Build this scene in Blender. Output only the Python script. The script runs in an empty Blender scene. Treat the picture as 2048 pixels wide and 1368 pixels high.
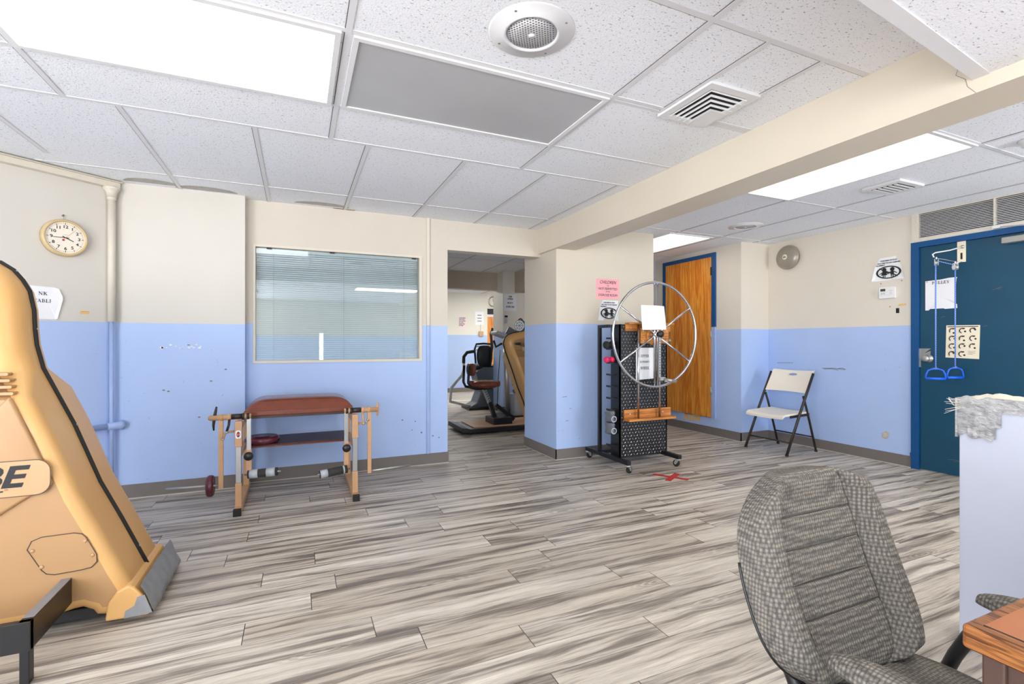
import bpy, bmesh, math, random
from mathutils import Matrix, Vector
C = bpy.context.scene.collection
PI = math.pi
random.seed(7)
sin, cos, R = math.sin, math.cos, math.radians

# ------------------------------------------------------------------ camera, world, exposure
sc = bpy.context.scene
cd = bpy.data.cameras.new('camera')
cam = bpy.data.objects.new('camera', cd); C.objects.link(cam)
cd.sensor_fit = 'HORIZONTAL'; cd.sensor_width = 36.0
cd.lens = 36.0 * 970.0 / 2048.0
cd.shift_y = 2.0 / 2048.0
cd.clip_start = 0.02
cam.location = (0, 0, 1.16)
cam.rotation_euler = (PI / 2, 0, -R(23.9))
sc.camera = cam
w = bpy.data.worlds.new('world'); sc.world = w; w.use_nodes = True
bg = w.node_tree.nodes['Background']
_nt = w.node_tree
_tc = _nt.nodes.new('ShaderNodeTexCoord'); _sx = _nt.nodes.new('ShaderNodeSeparateXYZ'); _rp = _nt.nodes.new('ShaderNodeValToRGB')
_mp = _nt.nodes.new('ShaderNodeMath'); _mp.operation = 'MULTIPLY_ADD'; _mp.inputs[1].default_value = .5; _mp.inputs[2].default_value = .5
_nt.links.new(_tc.outputs['Generated'], _sx.inputs[0]); _nt.links.new(_sx.outputs[2], _mp.inputs[0]); _nt.links.new(_mp.outputs[0], _rp.inputs[0]); _nt.links.new(_rp.outputs[0], bg.inputs[0])
_rp.color_ramp.elements[0].position = .47; _rp.color_ramp.elements[0].color = (.985, .973, .962, 1)      # bright lower half, added to light the ceiling from below
_rp.color_ramp.elements[1].position = .53; _rp.color_ramp.elements[1].color = (.50, .53, .56, 1)        # hazy sky
bg.inputs[1].default_value = 15.5
sc.view_settings.view_transform = 'Standard'; sc.view_settings.look = 'None'
sc.view_settings.gamma = 1.0; sc.view_settings.use_curve_mapping = False
sc.view_settings.exposure = 0.28
sc.cycles.max_bounces = 10; sc.cycles.diffuse_bounces = 6
sc.cycles.caustics_reflective = False; sc.cycles.caustics_refractive = False
sc.cycles.sample_clamp_indirect = 6.0
sc.cycles.use_denoising = True
LIT = .7            # ceiling light strength

# ------------------------------------------------------------------ materials
def lin(c):
    return tuple(((x / 255.) / 12.92 if x <= 10 else ((x / 255. + .055) / 1.055) ** 2.4) for x in c) + (1,)
class NT:
    def __init__(s, name):
        s.m = bpy.data.materials.new(name); s.m.use_nodes = True
        s.t = s.m.node_tree; s.b = s.t.nodes['Principled BSDF']; s.out = s.t.nodes['Material Output']
    def n(s, typ, **kw):
        nd = s.t.nodes.new(typ)
        for k, v in kw.items():
            if k.startswith('i_'):
                key = k[2:]; key = int(key) if key.isdigit() else key.replace('_', ' ')
                s.put(nd.inputs[key], v)
            else: setattr(nd, k, v)
        return nd
    def put(s, sock, v):
        if hasattr(v, 'is_output') or isinstance(v, bpy.types.NodeSocket): s.t.links.new(v, sock)
        else: sock.default_value = v
    def math(s, op, a, b=None, c=None):
        nd = s.n('ShaderNodeMath', operation=op); s.put(nd.inputs[0], a)
        if b is not None: s.put(nd.inputs[1], b)
        if c is not None: s.put(nd.inputs[2], c)
        return nd.outputs[0]
    def mix(s, f, a, b, typ='MIX'):
        nd = s.n('ShaderNodeMix', data_type='RGBA', blend_type=typ)
        s.put(nd.inputs[0], f); s.put(nd.inputs[6], a); s.put(nd.inputs[7], b); return nd.outputs[2]
    def ramp(s, f, stops):
        nd = s.n('ShaderNodeValToRGB'); s.put(nd.inputs[0], f); e = nd.color_ramp.elements
        while len(e) < len(stops): e.new(.5)
        for x, (p, c) in zip(e, stops): x.position = p; x.color = c if isinstance(c, tuple) else (c, c, c, 1)
        return nd.outputs[0]
    def obj(s): return s.n('ShaderNodeTexCoord').outputs['Object']
    def pos(s): return s.n('ShaderNodeNewGeometry').outputs['Position']
    def mapv(s, v, scale=(1, 1, 1), rot=(0, 0, 0)):
        nd = s.n('ShaderNodeMapping'); s.put(nd.inputs[0], v); nd.inputs['Scale'].default_value = scale; nd.inputs['Rotation'].default_value = rot
        return nd.outputs[0]
    def noise(s, v, scale=5, detail=3, rough=.5):
        nd = s.n('ShaderNodeTexNoise'); s.put(nd.inputs['Vector'], v); nd.inputs['Scale'].default_value = scale
        nd.inputs['Detail'].default_value = detail; nd.inputs['Roughness'].default_value = rough; return nd.outputs[0]
    def bump(s, h, strength=.3, dist=.01):
        nd = s.n('ShaderNodeBump'); nd.inputs['Strength'].default_value = strength; nd.inputs['Distance'].default_value = dist
        s.put(nd.inputs['Height'], h); s.t.links.new(nd.outputs[0], s.b.inputs['Normal'])
    def set(s, col=None, rough=None, metal=None, spec=None, coat=None):
        if col is not None: s.put(s.b.inputs['Base Color'], col)
        if rough is not None: s.put(s.b.inputs['Roughness'], rough)
        if metal is not None: s.b.inputs['Metallic'].default_value = metal
        if spec is not None: s.b.inputs['Specular IOR Level'].default_value = spec
        if coat is not None: s.b.inputs['Coat Weight'].default_value = coat
        return s.m
def plain(name, rgb, rough=.5, metal=0, var=.06, scale=14, bump=0, spec=.5):
    """base colour with a slight blotchy variation and optional grain"""
    t = NT(name); c = lin(rgb); o = t.obj()
    nz = t.noise(o, scale, 4)
    d = tuple(x * (1 - var * 2) for x in c[:3]) + (1,); l = tuple(min(1, x * (1 + var)) for x in c[:3]) + (1,)
    if bump: t.bump(t.noise(o, scale * 12, 2), bump, .002)
    return t.set(t.mix(nz, d, l), rough, metal, spec)
def paint(name, split, cream=(212, 205, 192), blue=(174, 197, 238), rough=.5):
    """wall paint: cream above, light blue below the split height"""
    t = NT(name); p = t.pos(); z = t.n('ShaderNodeSeparateXYZ', i_0=p).outputs[2]
    wob = t.math('MULTIPLY_ADD', t.noise(p, 9, 2), .006, split - .003)
    up = t.math('GREATER_THAN', z, wob)
    a, b = lin(cream), lin(blue)
    n1 = t.noise(p, 2.2, 5, .6)
    def sh(c, k): return tuple(min(1, x * k) for x in c[:3]) + (1,)
    cc = t.mix(n1, sh(a, .95), sh(a, 1.04)); bb = t.mix(n1, sh(b, .93), sh(b, 1.05))
    sp = t.ramp(t.noise(p, 34, 2), [(.0, 0.0), (.735, 0.0), (.76, 1.0)])
    bb = t.mix(t.math('MULTIPLY', sp, .35), bb, lin((110, 125, 160)))
    t.bump(t.noise(p, 160, 3), .12, .002)
    return t.set(t.mix(up, bb, cc), rough, spec=.35)
def floor_mat():
    t = NT('floor_planks'); p = t.pos(); xyz = t.n('ShaderNodeSeparateXYZ', i_0=p)
    x, y = xyz.outputs[0], xyz.outputs[1]
    W, L = .1555, 1.18
    row = t.math('FLOOR', t.math('DIVIDE', t.math('ADD', y, 5.03), W))
    h1 = t.n('ShaderNodeTexWhiteNoise', noise_dimensions='1D', i_W=row).outputs['Value']
    xs = t.math('DIVIDE', t.math('ADD', t.math('ADD', x, 10.0), t.math('MULTIPLY', h1, 5.0)), L)
    col = t.math('FLOOR', xs)
    cv = t.n('ShaderNodeCombineXYZ', i_0=row, i_1=col).outputs[0]
    h2 = t.n('ShaderNodeTexWhiteNoise', noise_dimensions='2D', i_Vector=cv)
    fy = t.math('FRACT', t.math('DIVIDE', t.math('ADD', y, 5.03), W)); fx = t.math('FRACT', xs)
    ey = t.math('MULTIPLY', t.math('MINIMUM', fy, t.math('SUBTRACT', 1.0, fy)), W)
    ex = t.math('MULTIPLY', t.math('MINIMUM', fx, t.math('SUBTRACT', 1.0, fx)), L)
    seam = t.math('LESS_THAN', t.math('MINIMUM', t.math('MULTIPLY', ey, 1.9), ex), .0016)
    off = t.n('ShaderNodeVectorMath', operation='SCALE', i_0=h2.outputs['Color'], i_Scale=37.0).outputs[0]
    v = t.n('ShaderNodeVectorMath', operation='ADD', i_0=p, i_1=off).outputs[0]
    wv = t.n('ShaderNodeVectorMath', operation='ADD', i_0=v,
             i_1=t.n('ShaderNodeVectorMath', operation='SCALE', i_0=t.n('ShaderNodeTexNoise', i_Vector=t.mapv(v, (1.2, 5, 1)), i_Scale=2.0, i_Detail=2.0).outputs['Color'], i_Scale=.055).outputs[0]).outputs[0]
    broad = t.noise(t.mapv(wv, (.5, 10, 1)), 2.0, 5, .6)
    mid = t.noise(t.mapv(wv, (1.1, 36, 1)), 2.4, 5, .65)
    fine = t.noise(t.mapv(v, (5, 190, 1)), 2.5, 3, .6)
    g = t.math('ADD', t.math('MULTIPLY', broad, .70), t.math('MULTIPLY', mid, .30))
    base = t.ramp(g, [(.33, lin((94, 87, 82))), (.43, lin((142, 133, 124))), (.50, lin((194, 185, 172))), (.62, lin((222, 214, 201)))])
    base = t.mix(t.math('MULTIPLY', t.ramp(fine, [(.32, 1.0), (.5, 0.0)]), .34), base, lin((92, 84, 80)))
    # cathedral grain and knots
    kn = t.n('ShaderNodeTexVoronoi', feature='F1', i_Vector=t.mapv(v, (1.15, 4.6, 0)), i_Scale=1.0).outputs['Distance']
    ring = t.math('SINE', t.math('MULTIPLY', t.math('ADD', kn, t.math('MULTIPLY', mid, .10)), 120.0))
    km = t.ramp(kn, [(.0, 1.0), (.1, .8), (.22, 0.0)])
    base = t.mix(t.math('MULTIPLY', t.math('MULTIPLY', t.ramp(ring, [(.0, 1.0), (.5, 0.0)]), km), .55), base, lin((96, 86, 78)))
    tint = t.mix(t.math('MULTIPLY', h2.outputs['Value'], .5), lin((255, 255, 255)), lin((206, 196, 186)))
    base = t.mix(1.0, base, tint, 'MULTIPLY')
    base = t.mix(seam, base, lin((62, 56, 52)))
    t.bump(t.math('SUBTRACT', t.math('MULTIPLY', fine, .4), seam), .12, .002)
    return t.set(base, t.math('MULTIPLY_ADD', fine, .2, .36), spec=.35)
def tile_mat():
    t = NT('ceiling_tile'); p = t.pos()
    f1 = t.noise(t.mapv(p, (1, 1.9, 1), (0, 0, .5)), 66, 2.0, .5)
    f2 = t.noise(p, 190, 2, .5)
    pit = t.math('MAXIMUM', t.ramp(f1, [(.0, 1.0), (.315, 1.0), (.345, 0.0)]), t.math('MULTIPLY', t.ramp(f2, [(.29, 1.0), (.35, 0.0)]), .5))
    big = t.noise(p, 1.3, 3)
    col = t.mix(big, lin((236, 240, 246)), lin((244, 247, 252)))
    col = t.mix(t.math('MULTIPLY', pit, .8), col, lin((148, 147, 147)))
    t.bump(t.math('SUBTRACT', t.noise(p, 120, 3), pit), .5, .004)
    return t.set(col, .9, spec=.15)
def wood_mat(name, dark, light, axis=2, scale=1., rough=.35):
    t = NT(name); o = t.obj()
    sc3 = [9 * scale] * 3; sc3[axis] = .55 * scale
    v = t.mapv(o, tuple(sc3))
    n1 = t.noise(v, 1.6, 5, .6)
    sc4 = [60 * scale] * 3; sc4[axis] = 1.6 * scale
    n2 = t.noise(t.mapv(o, tuple(sc4)), 1.5, 3)
    wv = t.math('SINE', t.math('MULTIPLY', n1, 42.0))
    c = t.ramp(t.math('MULTIPLY_ADD', wv, .16, n1), [(.3, lin(dark)), (.66, lin(light))])
    c = t.mix(t.math('MULTIPLY', t.ramp(n2, [(.35, 1.0), (.55, 0.0)]), .35), c, tuple(x * .55 for x in lin(dark)[:3]) + (1,))
    return t.set(c, rough, spec=.45)
def fabric_mat():
    t = NT('grey_woven_fabric'); o = t.obj()
    v = t.mapv(o, (1, 1, .8))
    vor = t.n('ShaderNodeTexVoronoi', feature='F1', i_Vector=v, i_Scale=135.0, i_Randomness=.22).outputs['Distance']
    n = t.noise(o, 420, 2)
    big = t.noise(o, 5, 3)
    f = t.math('MULTIPLY_ADD', n, .35, vor)
    c = t.ramp(f, [(.15, lin((160, 152, 139))), (.5, lin((120, 114, 106))), (.85, lin((70, 68, 66)))])
    c = t.mix(t.math('MULTIPLY', big, .3), c, lin((128, 124, 118)))
    t.bump(t.math('SUBTRACT', 1.0, f), .9, .004)
    return t.set(c, .95, spec=.1)
def emit_mat(name, k=1.0):
    """prismatic diffuser over two fluorescent tubes"""
    t = NT(name); g = t.n('ShaderNodeTexCoord').outputs['Generated']
    y = t.n('ShaderNodeSeparateXYZ', i_0=g).outputs[1]
    d1 = t.math('ABSOLUTE', t.math('SUBTRACT', y, .27)); d2 = t.math('ABSOLUTE', t.math('SUBTRACT', y, .73))
    d = t.math('MINIMUM', d1, d2)
    e = t.ramp(d, [(.0, 1.0), (.10, .72), (.27, .5)])
    t.put(t.b.inputs['Emission Color'], lin((255, 252, 243)))
    t.put(t.b.inputs['Emission Strength'], t.math('MULTIPLY', e, LIT * k))
    chk = t.n('ShaderNodeTexChecker', i_Vector=t.obj(), i_Scale=160.0).outputs['Fac']
    t.bump(chk, .3, .002)
    return t.set(lin((225, 225, 222)), .35)
def glass_mat():
    t = NT('window_glass'); nt = t.t
    tr = t.n('ShaderNodeBsdfTransparent'); tr.inputs[0].default_value = (.95, .98, .99, 1)
    gl = t.n('ShaderNodeBsdfGlossy'); gl.inputs['Roughness'].default_value = .003; gl.inputs[0].default_value = (.95, 1, 1, 1)
    fr = t.n('ShaderNodeFresnel'); fr.inputs[0].default_value = 1.5
    f = t.math('MULTIPLY_ADD', fr.outputs[0], 1.3, .05)
    mx = t.n('ShaderNodeMixShader'); nt.links.new(f, mx.inputs[0]); nt.links.new(tr.outputs[0], mx.inputs[1]); nt.links.new(gl.outputs[0], mx.inputs[2])
    nt.links.new(mx.outputs[0], t.out.inputs[0]); return t.m
def rope_mat():
    t = NT('blue_rope'); o = t.obj(); z = t.n('ShaderNodeSeparateXYZ', i_0=o)
    s = t.math('SINE', t.math('ADD', t.math('MULTIPLY', z.outputs[2], 420.0), t.math('MULTIPLY', z.outputs[1], 600.0)))
    return t.set(t.mix(t.math('GREATER_THAN', s, .55), lin((40, 98, 205)), lin((190, 210, 240))), .7)
def duct_mat():
    t = NT('duct_tape'); o = t.obj()
    n = t.noise(t.mapv(o, (3, 3, 9), (.2, .5, .3)), 6, 5, .65)
    t.bump(n, .9, .02)
    return t.set(t.ramp(n, [(.3, lin((150, 150, 152))), (.6, lin((200, 200, 202)))]), .38, .35)
M = {}
M['floor'] = floor_mat(); M['tile'] = tile_mat()
M['wall_a'] = paint('wall_paint_back', 1.325, cream=(206, 199, 186)); M['wall_p'] = paint('wall_paint_panel', 1.31, cream=(208, 204, 195))
M['wall_c'] = paint('wall_paint_column', 1.356, cream=(210, 202, 186)); M['wall_r'] = paint('wall_paint_right', 1.325, cream=(220, 213, 200))
M['wall_f'] = paint('wall_paint_far', 1.35, cream=(222, 219, 208))
M['beam'] = plain('beam_paint', (210, 201, 184), .5, var=.03, scale=3)
M['cream'] = plain('cream_paint', (214, 207, 192), .45, var=.03)
M['white'] = plain('white_paint', (232, 232, 232), .45, var=.03)
M['metalwhite'] = plain('white_enamel', (226, 227, 229), .4, var=.02)
M['tee'] = plain('ceiling_tee', (222, 223, 226), .5, var=.02)
M['joint'] = plain('ceiling_gap_shade', (95, 94, 95), .9)  # dark colour for the painted shade in the tile gaps
M['stain'] = plain('water_stain', (188, 184, 178), .9, var=.2, scale=20)
M['stain2'] = plain('brown_stain', (150, 112, 78), .9, var=.2, scale=30)
M['base'] = plain('vinyl_baseboard', (118, 110, 104), .45, var=.05, scale=8)
M['basew'] = plain('baseboard_edge', (188, 182, 174), .6)
M['bluepipe'] = plain('blue_pipe_paint', (160, 182, 224), .4)
M['bdoor'] = plain('teal_door_paint', (20, 72, 98), .3, var=.10, scale=5, bump=.15)
M['bframe'] = plain('blue_frame_paint', (10, 76, 132), .35, var=.08)
M['woodd'] = wood_mat('orange_wood_door', (204, 112, 26), (238, 164, 66), 2, 1.0, .32)
M['oak'] = wood_mat('oak_bracket', (170, 100, 40), (214, 146, 74), 0, 1.5, .4)
M['desk'] = wood_mat('desk_oak', (82, 46, 20), (158, 100, 52), 1, 4.0, .28)
M['inlay'] = plain('desk_inlay', (160, 96, 54), .3, var=.12, scale=7)
M['dkbrown'] = plain('dark_brown_metal', (74, 52, 44), .45, var=.1)
M['black'] = plain('black_powder_coat', (24, 24, 26), .38, var=.1)
M['blackm'] = plain('black_metal', (34, 33, 34), .3, .3)
M['lug'] = plain('glint_lug_metal', (186, 186, 190), .25, .6)  # glints on the black lugs put into a pale base colour
M['rubber'] = plain('black_rubber', (30, 29, 29), .7)
M['chrome'] = plain('chrome', (205, 206, 210), .12, 1.0, var=.02)
M['steel'] = plain('brushed_steel', (178, 177, 174), .34, .65, var=.05)
M['greym'] = plain('grey_metal', (138, 140, 146), .4, .3)
M['tan'] = plain('tan_enamel', (196, 154, 114), .38, var=.07, scale=18)
M['leather'] = plain('brown_leather', (126, 66, 48), .22, var=.16, scale=10, bump=.1)
M['maroon'] = plain('maroon_vinyl', (92, 34, 48), .25, var=.15)
M['shelfm'] = plain('dark_shelf_vinyl', (66, 46, 48), .45)
M['foam'] = plain('black_foam', (52, 50, 50), .85, bump=.5)
M['duct'] = duct_mat()
M['duct2'] = plain('grey_duct_tape', (140, 142, 144), .45, 0, var=.15, scale=20, bump=.3)
M['ube'] = plain('yellow_plastic', (211, 164, 102), .34, var=.04, scale=3)
M['ubed'] = plain('yellow_plastic_shaded', (174, 135, 92), .42, var=.04, scale=5)  # same plastic as the front, darkened for shade on the sides
M['plate'] = plain('name_plate', (186, 148, 106), .4, var=.03)
M['ink'] = plain('black_ink', (22, 22, 26), .6)
M['greyink'] = plain('grey_ink', (120, 118, 122), .7)
M['paper'] = plain('white_paper', (236, 237, 241), .8, var=.02)
M['paperc'] = plain('cream_paper', (236, 226, 202), .8, var=.03)
M['paperp'] = plain('pink_paper', (248, 178, 186), .8, var=.02)
M['paperg'] = plain('pale_pink_paper', (232, 214, 216), .8, var=.02)
M['clockrim'] = plain('clock_casing', (206, 182, 138), .35, var=.04)
M['clockface'] = plain('clock_face', (238, 230, 214), .5, var=.02)
M['red'] = plain('red_paint', (200, 40, 40), .5)
M['redtape'] = plain('red_tape', (190, 48, 44), .55, var=.1)
M['masking'] = plain('masking_tape', (226, 188, 124), .7)
M['bell'] = plain('bell_enamel', (152, 146, 132), .32, .25, var=.04)
M['blind'] = plain('blind_slat', (226, 236, 238), .45, var=.03)
M['dark'] = plain('dark_void', (30, 29, 28), .9)
M['grille'] = plain('speaker_grille', (206, 206, 206), .5, 0)
M['diff'] = emit_mat('lit_diffuser'); M['diff2'] = emit_mat('bright_diffuser', 12.0); M['diff3'] = emit_mat('far_diffuser', 40.0); M['diffq'] = emit_mat('added_bay_diffuser', 24.0); M['diffr'] = emit_mat('right_bay_diffuser', 4.0)
M['off'] = plain('unlit_diffuser', (184, 185, 187), .42, var=.08, scale=2.5, bump=.2)
M['plasticw'] = plain('ivory_plastic', (238, 230, 216), .5, var=.02)
M['bronze'] = plain('dark_bronze_metal', (52, 46, 42), .38, .4)
M['bluep'] = plain('blue_plastic', (22, 96, 220), .35)
M['rope'] = rope_mat()
M['pink'] = plain('pink_neoprene', (226, 40, 96), .55)
M['fabric'] = fabric_mat(); M['seam'] = plain('seam_thread', (62, 58, 54), .9)
M['glass'] = glass_mat()
M['halfw'] = plain('half_wall_paint', (190, 195, 210), .5, var=.03, scale=6)
M['plaster'] = plain('worn_plaster', (206, 200, 184), .9, var=.15, scale=40, bump=.6)
M['lcd'] = plain('display_screen', (66, 72, 70), .25)
M['teal'] = plain('teal_plastic', (20, 78, 92), .35)
M['greyp'] = plain('grey_plastic', (96, 100, 106), .42, var=.05)
M['lgreyp'] = plain('light_grey_plastic', (176, 182, 188), .4, var=.04)
M['fardark'] = plain('far_beam_cream_shaded', (190, 178, 160), .6, var=.03)  # same cream as the other beam, with shade put into the colour

# ------------------------------------------------------------------ mesh builder
def TR(x, y, z): return Matrix.Translation((x, y, z))
def RX(a): return Matrix.Rotation(a, 4, 'X')
def RY(a): return Matrix.Rotation(a, 4, 'Y')
def RZ(a): return Matrix.Rotation(a, 4, 'Z')
UP = RX(PI / 2)           # lays an XY drawing onto a wall facing -Y
class MB:
    def __init__(s): s.v = []; s.f = []; s.mi = []; s.sm = []; s.mats = []
    def add(s, vs, fs, mat, X=None, smooth=False):
        if mat not in s.mats: s.mats.append(mat)
        k = s.mats.index(mat); b = len(s.v)
        for p in vs:
            p = Vector(p); s.v.append(X @ p if X is not None else p)
        for f in fs: s.f.append([i + b for i in f]); s.mi.append(k); s.sm.append(smooth)
        return s
    def box(s, x0, x1, y0, y1, z0, z1, mat, X=None):
        vs = [(x, y, z) for x in (x0, x1) for y in (y0, y1) for z in (z0, z1)]
        return s.add(vs, [(0, 1, 3, 2), (4, 6, 7, 5), (0, 4, 5, 1), (2, 3, 7, 6), (0, 2, 6, 4), (1, 5, 7, 3)], mat, X)
    def bar(s, p, q, wa, wb, mat, ref=(0, 0, 1)):
        """rectangular bar from p to q"""
        p, q = Vector(p), Vector(q); d = (q - p); L = d.length; d.normalize(); r = Vector(ref)
        if abs(d.dot(r)) > .95: r = Vector((0, 1, 0))
        a = d.cross(r).normalized(); b = a.cross(d).normalized()
        X = Matrix(((a.x, b.x, d.x, p.x), (a.y, b.y, d.y, p.y), (a.z, b.z, d.z, p.z), (0, 0, 0, 1)))
        return s.box(-wa / 2, wa / 2, -wb / 2, wb / 2, 0, L, mat, X)
    def tube(s, pts, r, mat, n=12, closed=False, X=None, flat=1.0):
        P = [Vector(p) for p in pts]; N = len(P); vs = []; fs = []
        T = []
        for i in range(N):
            a = P[(i - 1) % N] if (closed or i > 0) else P[i]; b = P[(i + 1) % N] if (closed or i < N - 1) else P[i]
            T.append((b - a).normalized())
        u = T[0].orthogonal().normalized()
        if abs(T[0].z) < .9:
            u = (Vector((0, 0, 1)) - T[0] * T[0].z).normalized()
        for i in range(N):
            if i:
                u = (u - T[i] * u.dot(T[i])).normalized()
            v = T[i].cross(u); rr = r[i] if isinstance(r, (list, tuple)) else r
            for k in range(n):
                a = 2 * PI * k / n; vs.append(P[i] + u * (rr * flat * cos(a)) + v * (rr * sin(a)))
        for i in range(N if closed else N - 1):
            for k in range(n):
                a, b = i * n + k, i * n + (k + 1) % n; j = ((i + 1) % N) * n
                fs.append((a, b, j + (k + 1) % n, j + k))
        if not closed: fs.append(tuple(range(n))[::-1]); fs.append(tuple((N - 1) * n + k for k in range(n)))
        return s.add(vs, fs, mat, X, True)
    def lathe(s, prof, mat, n=28, X=None, smooth=True):
        vs = []; fs = []; m = len(prof)
        for k in range(n):
            a = 2 * PI * k / n
            for r, z in prof: vs.append((r * cos(a), r * sin(a), z))
        for k in range(n):
            j = (k + 1) % n
            for i in range(m - 1): fs.append((k * m + i, j * m + i, j * m + i + 1, k * m + i + 1))
        if prof[0][0] > 1e-6: fs.append(tuple(k * m for k in range(n))[::-1])
        if prof[-1][0] > 1e-6: fs.append(tuple(k * m + m - 1 for k in range(n)))
        return s.add(vs, fs, mat, X, smooth)
    def cyl(s, p, q, r, mat, n=16):
        return s.tube([p, q], r, mat, n)
    def prism(s, poly, z0, z1, mat, X=None, smooth=False):
        n = len(poly); vs = [(x, y, z0) for x, y in poly] + [(x, y, z1) for x, y in poly]
        fs = [tuple(range(n))[::-1], tuple(range(n, 2 * n))] + [(i, (i + 1) % n, n + (i + 1) % n, n + i) for i in range(n)]
        return s.add(vs, fs, mat, X, smooth)
    def flat(s, poly, mat, X=None, z=0.0):
        return s.add([(x, y, z) for x, y in poly], [tuple(range(len(poly)))], mat, X)
    def stroke(s, pts, w, mat, X=None, z=0.0):
        for (a, b), (c, d) in zip(pts[:-1], pts[1:]):
            L = math.hypot(c - a, d - b) or 1e-9; nx, ny = -(d - b) / L * w / 2, (c - a) / L * w / 2; ex, ey = (c - a) / L * w * .3, (d - b) / L * w * .3
            s.flat([(a + nx - ex, b + ny - ey), (a - nx - ex, b - ny - ey), (c - nx + ex, d - ny + ey), (c + nx + ex, d + ny + ey)], mat, X, z)
        return s
    def disc(s, r, mat, X=None, n=32, z=0.0, sx=1.0):
        return s.flat([(r * sx * cos(2 * PI * k / n), r * sin(2 * PI * k / n)) for k in range(n)], mat, X, z)
    def ring(s, r0, r1, mat, X=None, n=40, z=0.0, a0=0, a1=2 * PI, sy=1.0):
        vs = []; fs = []
        for k in range(n + 1):
            a = a0 + (a1 - a0) * k / n
            vs += [(r0 * cos(a), r0 * sin(a) * sy, z), (r1 * cos(a), r1 * sin(a) * sy, z)]
        fs = [(2 * k, 2 * k + 1, 2 * k + 3, 2 * k + 2) for k in range(n)]
        return s.add(vs, fs, mat, X)
    def text(s, txt, size, mat, X=None, align='CENTER', shear=0, bold=0.0, sx=1.0):
        cu = bpy.data.curves.new('t', 'FONT'); cu.body = txt; cu.size = size; cu.align_x = align; cu.shear = shear; cu.offset = bold; cu.resolution_u = 3
        o = bpy.data.objects.new('t', cu); C.objects.link(o)
        dg = bpy.context.evaluated_depsgraph_get(); me = bpy.data.meshes.new_from_object(o.evaluated_get(dg))
        vs = [(v.co.x * sx, v.co.y, v.co.z) for v in me.vertices]; fs = [tuple(p.vertices) for p in me.polygons]
        s.add(vs, fs, mat, X)
        bpy.data.objects.remove(o); bpy.data.curves.remove(cu); bpy.data.meshes.remove(me); return s
    def grid(s, fn, nu, nv, mat, X=None, smooth=True, closed_u=False):
        vs = [fn(i / nu, j / nv) for i in range(nu + 1) for j in range(nv + 1)]
        fs = [(i * (nv + 1) + j, (i + 1) * (nv + 1) + j, (i + 1) * (nv + 1) + j + 1, i * (nv + 1) + j + 1) for i in range(nu) for j in range(nv)]
        return s.add(vs, fs, mat, X, smooth)
    def build(s, name, parent=None, world=True, bevel=0, seg=2, sub=0, recalc=True):
        me = bpy.data.meshes.new(name)
        X = None
        if parent is not None and world: X = full(parent).inverted()
        vs = [X @ v for v in s.v] if X is not None else s.v
        me.from_pydata([tuple(v) for v in vs], [], s.f)
        for m in s.mats: me.materials.append(m)
        for p, k, sm in zip(me.polygons, s.mi, s.sm): p.material_index = k; p.use_smooth = sm
        if recalc:
            b = bmesh.new(); b.from_mesh(me); bmesh.ops.recalc_face_normals(b, faces=b.faces); b.to_mesh(me); b.free()
        o = bpy.data.objects.new(name, me); C.objects.link(o)
        if parent is not None: o.parent = parent
        if bevel:
            md = o.modifiers.new('bevel', 'BEVEL'); md.width = bevel; md.segments = seg; md.limit_method = 'ANGLE'; md.angle_limit = R(40)
        if sub:
            md = o.modifiers.new('sub', 'SUBSURF'); md.levels = sub; md.render_levels = sub
        return o
def full(o):
    m = Matrix.Translation(o.location) @ o.rotation_euler.to_matrix().to_4x4()
    return full(o.parent) @ m if o.parent else m
def tag(o, label, cat, group=None):
    o['label'] = label; o['category'] = cat
    if group: o['group'] = group
    return o
def thing(name, label, cat, loc=(0, 0, 0), rz=0, group=None):
    o = bpy.data.objects.new(name, None); C.objects.link(o); o.empty_display_size = .1
    o.location = loc; o.rotation_euler = (0, 0, rz); return tag(o, label, cat, group)
def struct(o): o['kind'] = 'structure'; return o
def arc(cx, cy, r, a0, a1, n=10): return [(cx + r * cos(R(a0 + (a1 - a0) * k / n)), cy + r * sin(R(a0 + (a1 - a0) * k / n))) for k in range(n + 1)]
def rrect(x0, x1, y0, y1, r, n=6):
    return arc(x1 - r, y1 - r, r, 0, 90, n) + arc(x0 + r, y1 - r, r, 90, 180, n) + arc(x0 + r, y0 + r, r, 180, 270, n) + arc(x1 - r, y0 + r, r, 270, 360, n)
# wall frames: local x to the right along the wall, y (in the drawing) up, normal into the room
def on_back(x, y, z): return TR(x, y, z) @ UP
def on_right(y, z, x=5.23): return TR(x, y, z) @ RZ(-PI / 2) @ UP
LA = R(38); LP = Vector((-1.235, 4.46, 0))
def on_left(s, z, off=0.0): return TR(LP.x + s * cos(LA) + off * sin(LA), LP.y + s * sin(LA) - off * cos(LA), z) @ RZ(LA) @ UP
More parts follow.
